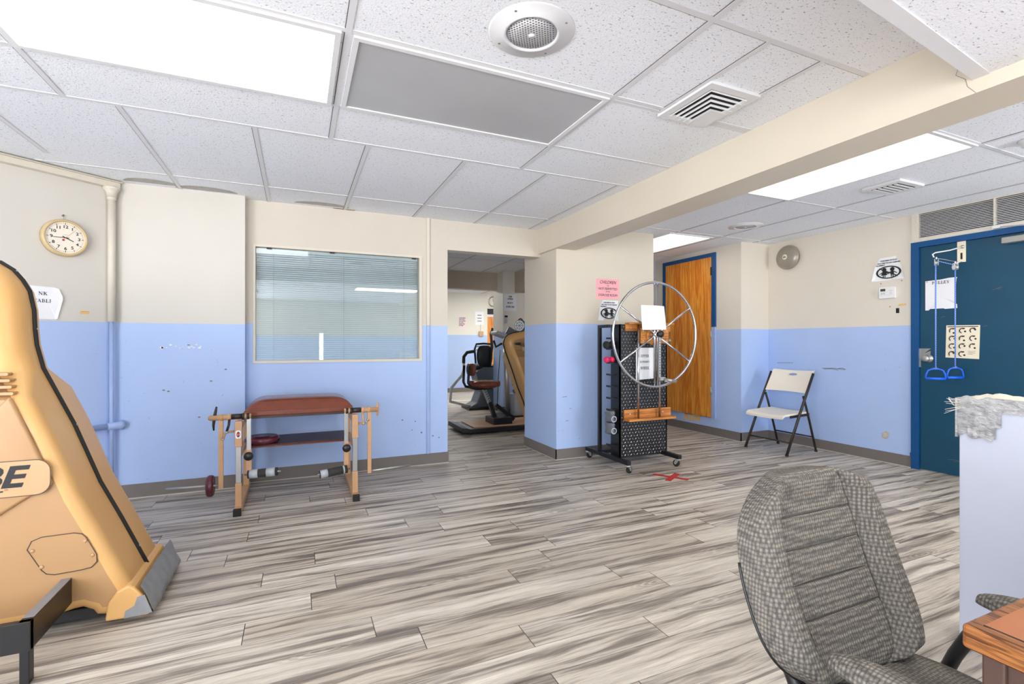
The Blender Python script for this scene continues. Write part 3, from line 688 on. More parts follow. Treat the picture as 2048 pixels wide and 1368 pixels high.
b = MB(); b.bar((5.19, 1.80, 2.025), (5.06, 1.72, 2.045), .02, .008, M['steel']); b.bar((5.06, 1.72, 2.05), (5.195, 1.99, 2.10), .018, .008, M['lgreyp']); b.cyl((5.19, 1.80, 2.005), (5.19, 1.80, 2.035), .014, M['steel'])
b.box(5.18, 5.212, 1.975, 2.03, 2.09, 2.112, M['metalwhite']); b.build('closer_arm', dr)
t = thing('louvre_grille', 'grey slatted louvre panel above the blue door', 'vent', (5.23, 2.1, 2.2))
b = MB()
for y0, y1, z0, z1 in ((2.562, 2.615, 2.087, H), (1.0, 2.562, 2.087, 2.118), (2.025, 2.035, 2.118, 2.342), (1.0, 2.562, 2.342, H - .001)): b.box(5.214, 5.25, y0, y1, z0, z1, M['cream'])
b.build('frame', t)
b = MB(); b.box(5.252, 5.258, 1.0, 2.562, 2.11, H - .002, M['dark'])
for k in range(16):
    z = 2.120 + k * .0139
    b.add([(5.219, 1.0, z), (5.219, 2.562, z), (5.227, 1.0, z + .0075), (5.227, 2.562, z + .0075), (5.236, 1.0, z + .002), (5.236, 2.562, z + .002)], [(0, 1, 3, 2), (0, 1, 5, 4)], M['white'])
b.build('slats', t, recalc=False)
# orange wooden door
b = MB()
for y0, y1, z0, z1 in ((4.488, 4.545, 1.36, 2.24), (5.375, 5.43, .215, 2.24), (4.488, 5.43, 2.24, 2.29)): b.box(4.745, 4.90, y0, y1, z0, z1, M['bframe'])
b.box(4.745, 4.90, 4.488, 4.545, .215, 1.36, M['bluepipe'])
dw = struct(b.build('door_2'))
b = MB(); b.box(4.752, 4.80, 4.545, 5.375, .225, 2.24, M['woodd']); b.build('door_slab', dw)
b = MB(); X = TR(4.752, 5.30, 1.19) @ RY(-PI / 2)
b.lathe([(.032, 0), (.032, .004), (.014, .012), (.012, .03), (.026, .04), (.026, .055), (0, .06)], M['steel'], 24, X); b.build('door_knob', dw)
for z in (2.06, 1.26, .56):
    b = MB(); b.cyl((4.742, 4.547, z - .05), (4.742, 4.547, z + .05), .008, M['bronze'] if z > 2 else M['steel']); b.build('hinge', dw)

# ------------------------------------------------------------------ things on the left wall
t = thing('wall_clock', 'round tan wall clock hanging on the left wall above the paper sign', 'clock', tuple(LP + Vector((cos(LA), sin(LA), 0)) * -.29) + (), LA)
s0, z0 = -.29, 1.877
Xc = on_left(s0, z0)
b = MB(); b.lathe([(.124, 0), (.126, .03), (.120, .042), (.112, .044), (.107, .040), (.105, .030)], M['clockrim'], 56, Xc); b.build('casing', t)
b = MB(); b.disc(.106, M['clockface'], Xc, 56, .033)
for k in range(60):
    a = PI / 2 - 2 * PI * k / 60; l0 = .093 if k % 5 else .089; X = Xc @ RZ(a)
    b.flat([(l0, -.0008 if k % 5 else -.002), (.100, -.0008 if k % 5 else -.002), (.100, .0008 if k % 5 else .002), (l0, .0008 if k % 5 else .002)], M['ink'], X, .0336)
for k in range(1, 13):
    a = PI / 2 - 2 * PI * k / 12
    b.text(str(k), .028, M['ink'], Xc @ TR(.074 * cos(a), .074 * sin(a) - .009, .0340), sx=1.1, bold=.0006)
b.text('QUARTZ', .006, M['greyink'], Xc @ TR(-.0, .018, .0337))
b.build('dial', t)
b = MB(); X = Xc @ RZ(R(183)); b.flat([(-.02, -.0022), (.068, -.0016), (.068, .0016), (-.02, .0022)], M['ink'], X, .0352); b.build('minute_hand', t)
b = MB(); X = Xc @ RZ(R(-24)); b.flat([(-.018, -.003), (.048, -.0024), (.048, .0024), (-.018, .003)], M['ink'], X, .0346); b.build('hour_hand', t)
b = MB(); X = Xc @ RZ(R(48)); b.flat([(-.02, -.0008), (.085, -.0005), (.085, .0005), (-.02, .0008)], M['red'], X, .0358); b.disc(.007, M['red'], Xc @ TR(-.012, -.017, 0), 14, .0359); b.build('second_hand', t)
b = MB(); b.tube([tuple(Xc @ Vector(p)) for p in ((-.004, .123, .01), (-.002, .135, .006), (-.006, .142, .006), (-.004, .155, .008))], .002, M['steel'], 6); b.tube([tuple(Xc @ Vector(p)) for p in ((-.004, .152, -.002), (-.004, .157, .015))], .005, M['greyp'], 8)
b.build('hook', t)
b = MB(); X = on_left(-.395, 1.455)
sheet(b, [(-.14, -.135), (.065, -.135), (.072, -.128), (.098, .0), (.097, .02), (.08, .07), (.055, .08), (-.14, .085)], M['paper'], X, {2: .008, 3: .012, 4: .012, 5: .008})
serif(b, 'NK', .021, M['ink'], X @ TR(.0, .025, .0022), sx=1.25); serif(b, 'TABLE', .021, M['ink'], X @ TR(.0, -.024, .0022), sx=1.2)
tag(b.build('paper_sign', recalc=False), 'white paper sign reading NK TABLE under the tan clock', 'sign')
b = MB(); X = on_left(-.172, 1.375); b.flat([(-.026, -.012), (.026, -.010), (.028, .012), (-.022, .012), (-.03, .002)], M['masking'], X, .001); b.stroke([(-.018, .006), (.018, .007)], .004, M['tan'], X, .0014)
tag(b.build('tape_scrap', recalc=False), 'small strip of masking tape stuck to the left wall near the corner pipe', 'tape')

# ------------------------------------------------------------------ treatment table with leg levers
t = thing('exercise_table', 'leather topped leg exercise table with tan steel frame under the interior window', 'table', (.02, 4.0, 0))
b = MB()
def pad(u, v):
    a, c = 2 * u - 1, 2 * v - 1
    k = max(abs(a) ** 6, abs(c) ** 4)
    x = .025 + a * (.372 - .030 * (1 if k > .99 else 0)); y = 4.185 + c * .235
    x = .025 + a * .372 * (1 - .02 * (1 - k)); top = .742 - .075 * (k ** 1.4) + .008 * (1 - a * a) * (1 - c * c)
    return (x, y, top)
b.grid(pad, 36, 20, M['leather'])
b.prism([(-.347, 3.95), (.397, 3.95), (.397, 4.42), (-.347, 4.42)], .630, .668, M['leather'])
b.build('padded_top', t, bevel=.008)
b = MB(); b.box(-.34, .385, 3.965, 4.40, .612, .632, M['dkbrown']); b.build('top_board', t)
b = MB(); b.box(-.315, .365, 3.96, 4.36, .400, .410, M['leather']); b.box(-.315, .365, 3.965, 4.36, .410, .418, M['shelfm']); b.build('shelf', t, bevel=.003)
for sx, nm in ((-1, 'left'), (1, 'right')):
    def mx(x): return .015 + sx * x
    X0 = .382
    lo, hi = sorted((mx(X0 - .022), mx(X0 + .022)))
    b = MB(); b.box(lo, hi, 3.715, 4.44, .004, .044, M['tan']); b.build('foot_rail', t, bevel=.003)
    b = MB(); b.box(lo - .002, hi + .002, 3.700, 3.735, .0, .046, M['rubber']); b.build('foot_cap', t, bevel=.003)
    b = MB(); b.box(lo + .002, hi - .002, 3.79, 3.83, .04, .20, M['tan']); b.box(lo + .005, hi - .005, 3.793, 3.827, .20, .47, M['steel']); b.box(lo, hi, 3.785, 3.835, .45, .625, M['tan'])
    b.build('front_post', t, bevel=.003)
    b = MB(); b.box(lo + .002, hi - .002, 4.34, 4.38, .04, .62, M['tan']); b.box(lo, hi, 3.83, 4.36, .57, .61, M['tan']); b.box(lo + .004, hi - .004, 3.83, 4.36, .375, .40, M['tan']); b.build('rear_post', t, bevel=.003)
    # axle across the top of the front post
    ya, za = 3.80, .655
    b = MB(); b.cyl((mx(.305), ya, za), (mx(.55), ya, za), .019, M['tan'], 18)
    for xx in (.315, .345, .43, .475): b.cyl((mx(xx), ya, za), (mx(xx + .016), ya, za), .0235, M['tan'] if xx > .4 else M['bronze'], 18)
    b.cyl((mx(.36), ya, za + .001), (mx(.425), ya, za + .001), .0198, M['bronze'], 18)
    b.build('axle', t)
    b = MB(); b.tube([(mx(.435), ya - .012, za - .01), (mx(.437), ya - .025, za - .05), (mx(.45 if sx < 0 else .44), ya - .03, za - .095)], .008, M['bronze'] if sx < 0 else M['tan'], 10)
    b.cyl((mx(.45 if sx < 0 else .44), ya - .03, za - .105), (mx(.45 if sx < 0 else .44), ya - .03, za - .09), .011, M['steel'], 12); b.build('lock_lever', t)
    b = MB(); b.tube([(mx(.40), 3.81, .555), (mx(.44), 3.80, .555), (mx(.46), 3.79, .548 if sx < 0 else .56), (mx(.472), 3.785, .515 if sx < 0 else .58)], .008, M['tan'], 10)
    b.cyl((mx(.472), 3.785, .505 if sx < 0 else .575), (mx(.474), 3.784, .515 if sx < 0 else .587), .010, M['steel'], 12); b.build('height_crank', t)
    # inner swing arm with roller
    b = MB(); b.box(*sorted((mx(.305), mx(.333))), ya - .012, ya + .012, .42, .665, M['steel']); b.box(*sorted((mx(.302), mx(.336))), ya - .014, ya + .014, .255, .425, M['tan']); b.build('swing_arm', t, bevel=.002)
    b = MB(); Xk = TR(mx(.319), ya - .014, .385) @ RX(PI / 2); b.lathe([(.008, 0), (.008, .012), (.026, .016), (.030, .026), (.026, .036), (.012, .042), (0, .043)], M['black'], 24, Xk); b.build('lock_knob', t)
    b = MB(); z_ = .255 if sx < 0 else .225; tl = .0 if sx < 0 else -.01
    p, q = (mx(.325), ya - .01, z_), (mx(.14 if sx < 0 else .135), ya - .03, z_ - .005 + (.012 if sx < 0 else -.012))
    b.cyl((mx(.345), ya - .01, z_), (mx(.118), ya - .032, q[2]), .007, M['chrome'], 10)
    b.tube([p, q], .029, M['foam'], 18)
    d_ = Vector(q) - Vector(p)
    for u0, u1 in (((.06, .34), (.62, .92)) if sx < 0 else ((.72, .98), (.1, .16))):
        b.tube([Vector(p) + d_ * u0, Vector(p) + d_ * u1], .0296, M['lgreyp'], 18)
    b.build('roller_pad', t)
    # outer hanging bar and weight rod
    b = MB(); b.box(*sorted((mx(.472), mx(.500))), ya - .012, ya + .010, .175, .665, M['tan']); b.build('weight_bar', t, bevel=.002)
    b = MB(); zr = .195 if sx < 0 else .188
    b.cyl((mx(.49), ya + .01, zr), (mx(.81), ya + .06, zr - .002), .008, M['steel'], 12); b.build('weight_rod', t)
    b = MB()
    if sx < 0: b.tube([(mx(.512), ya, za + .075), (mx(.516), ya, za + .05), (mx(.525), ya, za), (mx(.530), ya, za - .05), (mx(.528), ya, za - .085)], [.005, .008, .011, .008, .005], M['bronze'], 10)
    else: b.tube([(mx(.548), ya, za + .05), (mx(.545), ya, za), (mx(.545), ya, za - .05)], [.008, .013, .007], M['tan'], 10)
    b.cyl((mx(.50), ya, za), (mx(.545 if sx > 0 else .56), ya, za), .013, M['tan'], 12); b.build('end_handle', t)
b = MB(); X = on_back(-.367, 3.7845, .535); b.flat(rrect(-.017, .017, -.028, .028, .012), M['paper'], X, .0005); b.ring(.6, .9, M['ink'], X @ Matrix.Diagonal((.012, .021, 1, 1)), z=.001)
b.flat([(-.009, .012), (.009, .012), (.003, 0), (.009, -.012), (-.009, -.012), (-.003, 0)], M['red'], X, .0012); b.build('maker_badge', t, recalc=False)
def plate_prof(r, h): return [(.012, -h), (r * .5, -h), (r * .6, -h * .8), (r * .9, -h), (r, -h * .4), (r, h * .4), (r * .9, h), (r * .6, h * .8), (r * .5, h), (.012, h)]
b = MB(); b.lathe(plate_prof(.118, .024), M['maroon'], 40, TR(-.238, 4.06, .443))
tag(b.build('weight_plate'), 'maroon weight plate lying flat on the exercise table shelf', 'weight plate')
b = MB(); b.lathe(plate_prof(.072, .020), M['maroon'], 36, TR(-.535, 3.818, .1945) @ RY(PI / 2) @ RX(0))
tag(b.build('weight_plate'), 'maroon weight plate hanging on the low rod of the exercise table', 'weight plate')

# ------------------------------------------------------------------ wheeled rack with the shoulder wheel
t = thing('exercise_rack', 'black diamond-plate rack on casters carrying a large chrome shoulder wheel', 'exercise rack', (2.99, 3.85, 0))
BY, BX0, BX1 = 3.72, 2.745, 3.305
b = MB(); b.box(BX0, BX1, BY, BY + .012, .085, 1.335, M['black'])
b.box(BX0, BX0 + .012, BY, BY + .14, .085, 1.335, M['black']); b.box(BX1 - .012, BX1, BY, BY + .14, .085, 1.335, M['black'])
for i in range(15):
    for j in range(42):
        x = BX0 + .027 + i * .0350 + .0175 * (j % 2); z = .11 + j * .0293
        a = R(45 if (i + j) % 2 else 135)
        if BX0 + .01 < x < BX1 - .01:
            X = on_back(x, BY, z) @ RZ(a)
            b.add([(-.011, 0, 0), (0, -.0042, 0), (.011, 0, 0), (0, .0042, 0), (-.005, 0, .003), (.005, 0, .003)], [(0, 1, 5, 4), (1, 2, 5), (2, 3, 4, 5), (3, 0, 4)], M['lug'], X)
b.build('board', t)
for x in (2.685, 3.265):
    b = MB(); b.box(x - .02, x + .02, 3.50, 4.185, .075, .112, M['black']); b.build('base_rail', t, bevel=.003)
b = MB(); b.box(2.705, 3.245, 3.98, 4.02, .08, .11, M['black']); b.box(2.75, 3.25, 3.75, 3.79, .08, .11, M['black']); b.build('cross_rail', t)
for x in (2.70, 3.27):
    b = MB(); b.box(x - .016, x + .016, 3.965, 3.995, .11, 1.335, M['black']); b.box(x - .016, x + .016, BY + .10, 3.97, 1.305, 1.335, M['black']); b.build('rear_post', t, bevel=.003)
for k, z in enumerate((1.2, 1.10, .97, .86, .75, .64, .53, .42, .31, .2)):
    b = MB(); b.box(2.675, 2.745, BY + .05, BY + .11, z - .004, z + .004, M['black']); b.box(2.670, 2.678, BY + .05, BY + .11, z - .004, z + .012, M['black']); b.build('saddle', t)
for x, y, a in ((2.685, 3.52, .3), (3.265, 3.525, 1.9), (2.685, 4.165, .1), (3.265, 4.165, .5)):
    b = MB(); X = TR(x, y, 0) @ RZ(a)
    b.lathe([(.024, .06), (.026, .075)], M['steel'], 16, TR(x, y, 0))
    for s_ in (-1, 1): b.prism([(-.018, .07), (.018, .07), (.034, .035), (.026, .02), (.012, .024)], s_ * .016 - .0015, s_ * .016 + .0015, M['steel'], X @ UP)
    b.box(-.018, .018, -.016, .016, .064, .068, M['steel'], X); b.build('caster_fork', t)
    b = MB(); b.lathe([(0, -.011), (.012, -.012), (.018, -.010), (.030, -.011), (.032, -.006), (.032, .006), (.030, .011), (.018, .010), (.012, .012), (0, .011)], M['rubber'], 28, X @ TR(.018, 0, .0325) @ UP)
    b.build('caster_wheel', t)
# bracket boards and guide rods
b = MB(); b.box(2.80, 3.33, BY - .02, BY - .002, 1.272, 1.342, M['oak']); b.box(2.80, 3.33, BY - .075, BY - .002, 1.335, 1.35, M['oak'])
for x in (2.86, 3.27): b.lathe([(0, .004), (.008, .003), (.009, 0)], M['steel'], 12, on_back(x, BY - .02, 1.30))
b.build('top_bracket', t, bevel=.002)
b = MB(); b.box(2.945, 3.275, BY - .055, BY - .03, 1.155, 1.30, M['oak']); b.lathe([(.085, 0), (.085, .018), (.08, .022), (0, .022)], M['oak'], 40, on_back(3.085, BY - .055, 1.225))
for x in (2.975, 3.25): b.lathe([(0, .004), (.008, .003), (.009, 0)], M['steel'], 12, on_back(x, BY - .055, 1.18)); b.lathe([(0, .004), (.008, .003), (.009, 0)], M['steel'], 12, on_back(x, BY - .055, 1.275))
b.build('hub_board', t, bevel=.002)
b = MB(); b.box(2.785, 3.335, BY - .02, BY - .002, .455, .535, M['oak']); b.box(2.785, 3.335, BY - .095, BY - .002, .435, .455, M['oak'])
for x in (2.85, 3.235): b.lathe([(0, .005), (.010, .004), (.011, 0)], M['steel'], 12, on_back(x, BY - .02, .495))
b.build('bottom_bracket', t, bevel=.002)
for x in (2.915, 3.165):
    b = MB(); b.cyl((x, BY - .055, .455), (x, BY - .055, 1.335), .0105, M['chrome']); b.build('guide_rod', t)
# the wheel
WX, WY, WZ, WR = 3.055, 3.585, 1.238, .484
whl = MB(); whl.tube([(WX + WR * cos(2 * PI * k / 72), WY, WZ + WR * sin(2 * PI * k / 72)) for k in range(72)], .0115, M['chrome'], 12, closed=True)
whl = whl.build('wheel_rim', t)
for a in (32, 148, 212, 328):
    b = MB(); b.cyl((WX + .03 * cos(R(a)), WY, WZ + .03 * sin(R(a))), (WX + WR * cos(R(a)), WY, WZ + WR * sin(R(a))), .0088, M['chrome'], 12); b.build('spoke', t)
for s_ in (-1, 1):
    b = MB(); b.cyl((WX + .017 * s_, WY, WZ - WR), (WX + .017 * s_, WY, WZ + WR), .0095, M['chrome'], 12); b.build('spoke', t)
b = MB(); b.lathe([(.03, -.1), (.03, .012), (.022, .02), (0, .02)], M['chrome'], 24, on_back(WX, WY, WZ)); b.build('hub', t)
b = MB(); X = on_back(WX + .02, WY - .015, WZ + .005); b.lathe([(.01, 0), (.012, .012), (.03, .018), (.034, .03), (.026, .042), (0, .046)], M['black'], 20, X); b.build('hub_knob', t)
b = MB(); b.bar((WX + .026, WY - .02, WZ - .02), (WX + .026, WY - .02, WZ - .40), .026, .006, M['steel'])
for k in range(13): b.disc(.005, M['dark'], on_back(WX + .026, WY - .0238, WZ - .06 - .025 * k), 8)
b.build('crank_bar', t)
b = MB(); b.box(WX + .012, WX + .075, WY - .045, WY - .02, WZ - .425, WZ - .395, M['steel']); b.cyl((WX + .06, WY - .035, WZ - .412), (WX + .09, WY - .115, WZ - .425), .013, M['steel'], 16); b.cyl((WX + .07, WY - .035, WZ - .43), (WX + .185, WY - .06, WZ - .436), .014, M['steel'], 16); b.build('crank_handle', t)
b = MB(); X = on_back(3.0, 3.555, 1.39); sheet(b, [(-.128, -.11), (.148, -.105), (.14, -.02), (.105, .11), (.02, .115), (-.142, .115), (-.14, .02)], M['paper'], X, {3: .02, 4: .01})
tag(b.build('paper_sheet', recalc=False), 'blank sheet of white paper taped across the chrome wheel', 'paper')
b = MB(); X = on_back(3.035, BY - .006, .965); sheet(b, [(-.11, -.155), (.11, -.145), (.11, .15), (-.11, .15)], M['paper'], X)
serif(b, 'UPPER', .024, M['ink'], X @ TR(-.005, .06, .003)); serif(b, 'EXTREMITY', .016, M['ink'], X @ TR(-.005, .008, .003)); serif(b, 'WHEEL', .024, M['ink'], X @ TR(-.005, -.055, .003))
tag(b.build('paper_sign', recalc=False), 'paper sign reading UPPER EXTREMITY WHEEL on the black diamond-plate board', 'sign')
def dumbbell(mat, r, label, x, y, z, L=.108):
    t = thing('dumbbell', label, 'dumbbell', (x, y, z), group='dumbbells on the rack')
    X = TR(x, y, z) @ RZ(R(12)) @ RY(PI / 2)
    for s_ in (-1, 1):
        b = MB(); b.lathe([(0, -.018), (r * .8, -.018), (r, -.010), (r, .010), (r * .8, .018), (0, .018)], mat, 20, X @ TR(0, 0, s_ * (L / 2 - .018))); b.build('weight_head', t)
    b = MB(); b.lathe([(.011, -L / 2 + .02), (.014, 0), (.011, L / 2 - .02)], mat, 14, X); b.build('grip', t)
dumbbell(M['rubber'], .036, 'black dumbbell on the rack peg above the pink one', 2.682, BY + .08, 1.141)
dumbbell(M['pink'], .028, 'pink dumbbell on the rack peg beside the black board', 2.684, BY + .08, 1.003)
for z, h in ((.4725, .095), (.3625, .095)):
    b = MB()
    def cuff(u, v, z=z, h=h):
        a = u * 2 * PI; r_ = .052 + .006 * sin(3 * a) + .004 * sin(v * 9)
        return (2.688 + r_ * .75 * cos(a), BY + .07 + r_ * sin(a), z + (v - .5) * h * (1 + .1 * sin(a)))
    b.grid(cuff, 24, 6, M['greyp']); 
    for v in (0, 1): b.add([cuff(k / 24, v) for k in range(24)], [tuple(range(24))], M['lgreyp'])
    b.ring(.7, 1, M['lgreyp'], on_back(2.69, BY + .012, z - .02) @ Matrix.Diagonal((.03, .03, 1, 1)))
    tag(b.build('ankle_weight'), 'grey cuff weight hung on the rack side, %s of the two' % ('upper' if z > .4 else 'lower'), 'cuff weight', 'cuff weights on the rack')
# signs on the stub wall
b = MB(); X = on_back(2.961, 4.22, 1.725)
sheet(b, [(-.144, -.115), (-.05, -.112), (.144, -.10), (.144, .10), (-.144, .102)], M['paperp'], X)
for txt, y, s_ in (('CHILDREN', .052, .046), ('ARE', .026, .016), ('NOT PERMITTED', -.012, .034), ('IN THE', -.036, .016), ('EXERCISE ROOM', -.078, .034)): b.text(txt, s_, M['ink'], X @ TR(0, y, .003), shear=.25, sx=.92 if s_ > .02 else 1)
tag(b.build('paper_sign', recalc=False), 'pink hand-lettered sign CHILDREN ARE NOT PERMITTED on the stub wall', 'sign')
def kids_sign(X, s_, label, poly, curl, lines):
    b = MB(); sheet(b, [(x * s_, y * s_) for x, y in poly], M['paper'], X, curl)
    for i, (txt, y, sz, x) in enumerate(lines): b.text(txt, sz * s_, M['ink'], X @ TR(x * s_, y * s_, .009), align='LEFT', bold=.0006)
    Y = X @ TR(.02 * s_, -.12 * s_, .009) @ Matrix.Diagonal((s_, s_, 1, 1))
    b.ring(.84, 1.0, M['ink'], Y @ Matrix.Diagonal((.42, .235, 1, 1)))
    b.stroke([(-.30, .16), (.30, -.16)], .035, M['ink'], Y, .0004)
    for cx, sk in ((-.14, 1), (.13, 0)):
        b.disc(.075, M['ink'], Y @ TR(cx, .10, 0), 18, .0006)
        b.flat([(cx - .05, .03), (cx + .05, .03), (cx + (.11 if sk else .06), -.10), (cx - (.11 if sk else .06), -.10)], M['ink'], Y, .0008)
        b.stroke([(cx - .04, .02), (cx - .15, -.05)], .028, M['ink'], Y, .001); b.stroke([(cx + .04, .02), (cx + .15, -.05)], .028, M['ink'], Y, .001)
        b.stroke([(cx - .03, -.10), (cx - .03, -.17)], .03, M['ink'], Y, .001); b.stroke([(cx + .03, -.10), (cx + .03, -.17)], .03, M['ink'], Y, .001)
    tag(b.build('paper_sign', recalc=False), label, 'sign')
LN = [('CHILDREN IN PLAY', .30, .066, -.26), ('ARE A RISK ON ANY EXERCISE', .215, .056, -.36), ('EQUIPMENT', .14, .056, -.40)]
kids_sign(on_back(2.968, 4.22, 1.50), .25, 'white no-children sign with crossed circle under the pink sign', [(-.5, -.42), (-.25, -.42), (-.2, -.36), (.2, -.34), (.3, -.42), (.5, -.42), (.5, .42), (-.27, .42), (-.44, .15)], {8: .006}, LN)
kids_sign(on_right(2.815, 1.875), .26, 'white no-children sign with curled edges above the thermostat', [(-.56, -.42), (-.1, -.42), (.12, -.40), (.56, -.42), (.44, .1), (.24, .46), (.1, .44), (-.28, .44), (-.45, .1)], {0: .014, 3: .018, 4: .006, 8: .006}, LN)
# red cross of floor tape
b = MB()
for (p, q) in (((2.875, 3.415, .0012), (3.035, 3.155, .0012)), ((2.85, 3.20, .0018), (3.09, 3.345, .0018))): b.bar(p, q, .05, .001, M['redtape'])
tag(b.build('floor_tape'), 'red tape cross stuck on the floor in front of the rack', 'tape')

# ------------------------------------------------------------------ folding chair in the right corner
t = thing('folding_chair', 'folding chair with ivory plastic seat and dark bronze legs in the far corner', 'chair', (4.83, 3.64, 0))
# authored facing -X: x depth, y along the wall
YA, YB = 3.885, 3.40
b = MB()
def back(u, v, o=0):
    y = YB + .005 + (YA - YB - .01) * u; c = 2 * u - 1
    x = 4.872 + .13 * v + .028 * (1 - c * c) + o; z = .635 + .222 * v - .012 * (c * c - 1) * 0 + .012 * c * c * (v - .3)
    if v > .93: x += .012 * (v - .93) / .07
    return (x, y, z)
N1, N2 = 44, 18
for o, flip in ((0, 0), (.014, 1)):
    vs = [back(i / N1, j / N2, o) for i in range(N1 + 1) for j in range(N2 + 1)]; fs = []
    for i in range(N1):
        for j in range(N2):
            cu, cv = (i + .5) / N1, (j + .5) / N2
            if ((cu - .5) / .125) ** 2 + ((cv - .80) / .085) ** 2 < 1: continue
            fs.append((i * (N2 + 1) + j, (i + 1) * (N2 + 1) + j, (i + 1) * (N2 + 1) + j + 1, i * (N2 + 1) + j + 1))
    b.add(vs, fs, M['plasticw'], smooth=True)
for i in range(N1):
    for v in (0, 1): b.add([back(i / N1, v), back((i + 1) / N1, v), back((i + 1) / N1, v, .014), back(i / N1, v, .014)], [(0, 1, 2, 3)], M['plasticw'], smooth=True)
for j in range(N2):
    for u in (0, 1): b.add([back(u, j / N2), back(u, (j + 1) / N2), back(u, (j + 1) / N2, .014), back(u, j / N2, .014)], [(0, 1, 2, 3)], M['plasticw'], smooth=True)
hole = []
for k in range(28):
    a = 2 * PI * k / 28; p = Vector(back(.5 + .125 * cos(a), .80 + .085 * sin(a), .007)); hole.append(p)
b.tube(hole, .0085, M['plasticw'], 8, closed=True)
b.build('backrest', t)
b = MB()
def seat(u, v):
    x = 4.55 + .40 * v; y = YB + .02 + (YA - YB - .04) * u; c = 2 * u - 1
    z = .418 + .018 * v - .020 * (1 - c * c) * (.4 + .6 * sin(PI * min(1, v * 1.1))) - (.022 * (1 - v / .1) ** 2 if v < .1 else 0)
    return (x, y, z)
b.grid(seat, 30, 24, M['plasticw']); b.grid(lambda u, v: (seat(u, v)[0], seat(u, v)[1], seat(u, v)[2] - .022), 30, 24, M['plasticw'])
for k in range(30):
    for v in (0, 1):
        p, q = seat(k / 30, v), seat((k + 1) / 30, v); b.add([p, q, (q[0], q[1], q[2] - .022), (p[0], p[1], p[2] - .022)], [(0, 1, 2, 3)], M['plasticw'])
for k in range(24):
    for u in (0, 1):
        p, q = seat(u, k / 24), seat(u, (k + 1) / 24); b.add([p, q, (q[0], q[1], q[2] - .022), (p[0], p[1], p[2] - .022)], [(0, 1, 2, 3)], M['plasticw'])
b.build('seat', t)
for y in (YB - .005, YA + .005):
    b = MB(); b.tube([(4.985, y, .835), (4.88, y, .63), (4.765, y, .40), (4.575, y, .008)], .0125, M['bronze'], 12, flat=1.25); b.cyl((4.575, y, 0), (4.583, y, .02), .016, M['rubber'], 12); b.build('front_leg', t)
    yi = y + (.028 if y < 3.6 else -.028) * -1
    yi = y + (.024 if y < 3.6 else -.024)
    b = MB(); b.tube([(4.862, yi, .60), (4.90, yi, .50), (4.96, yi, .33), (5.065, yi, .008)], .0115, M['bronze'], 12, flat=1.25); b.cyl((5.067, yi, 0), (5.062, yi, .02), .015, M['rubber'], 12); b.build('rear_leg', t)
    b = MB(); b.bar((4.66, yi, .392), (4.95, yi, .405), .012, .026, M['bronze']); b.build('seat_bracket', t)
b = MB(); b.cyl((4.635, YB, .13), (4.635, YA, .13), .008, M['bronze'], 10); b.build('front_stretcher', t)
b = MB(); b.cyl((5.02, YB + .02, .16), (5.02, YA - .02, .16), .008, M['bronze'], 10); b.build('rear_stretcher', t)

# ------------------------------------------------------------------ things on the right wall and the blue door
t = thing('alarm_bell', 'round grey alarm bell high on the wall above the folding chair', 'bell', (5.23, 3.835, 2.15))
X = on_right(3.835, 2.15); b = MB(); b.lathe([(.118, 0), (.122, .03), (.138, .034), (.140, .046), (.134, .062), (.115, .078), (.08, .090), (.04, .096), (0, .097)], M['bell'], 56, X); b.build('gong', t)
b = MB(); b.lathe([(.030, .0955), (.030, .0985), (0, .0985)], M['paperc'], 30, X); b.stroke([(-.016, .006), (.016, .006)], .006, M['ink'], X, .0990); b.stroke([(-.018, -.006), (.018, -.006)], .008, M['teal'], X, .0990); b.build('centre_badge', t)
t = thing('thermostat', 'small white digital thermostat under the no-children sign', 'thermostat', (5.23, 2.818, 1.645))
X = on_right(2.815, 1.645); b = MB(); b.prism(rrect(-.069, .069, -.055, .055, .006), .001, .026, M['white'], X); b.prism([(-.069, -.055), (.069, -.055), (.069, -.052), (-.069, -.052)], .026, .027, M['lgreyp'], X)
b.stroke([(-.069, -.022), (.069, -.022)], .0012, M['lgreyp'], X, .0263)
b.stroke([(.02, .02), (.05, .02)], .004, M['lgreyp'], X, .0264); b.ring(.009, .0105, M['greyink'], X @ TR(.036, -.004, .0264), 20); b.build('case', t, bevel=.003)
b = MB(); b.flat(rrect(-.056, -.012, .016, .040, .002), M['lcd'], X, .0265); b.build('display', t)
for x in (-.044, -.024):
    b = MB(); b.flat([(-.004, -.003), (.004, -.003), (0, .004)], M['greyink'], X @ TR(x, .002, .0265)); b.prism(rrect(-.006, .006, -.004, .004, .002), .026, .028, M['lgreyp'], X @ TR(x, -.009, 0)); b.build('button', t)
b = MB(); X = on_right(2.395, 1.597, 5.228)
sheet(b, [(-.116, -.142), (-.09, -.142), (-.082, -.130), (.02, -.130), (.03, -.136), (.118, -.134), (.116, -.10), (.098, -.09), (.112, .12), (.118, .135), (.06, .135), (.0, .127), (-.116, .124)], M['paper'], X, {})
serif(b, 'PULLEY', .024, M['ink'], X @ TR(.0, .090, .003), sx=1.15); b.disc(.006, M['steel'], X @ TR(-.103, .116, .003), 10)
tag(b.build('paper_sign', recalc=False), 'torn white paper sign reading PULLEY on the blue door', 'sign')
b = MB(); X = on_right(2.243, 1.173, 5.228); sheet(b, [(-.118, -.140), (.113, -.148), (.120, .138), (-.112, .142)], M['paperc'], X)
b.stroke([(-.102, .130), (.106, .127)], .006, M['ink'], X, .003)
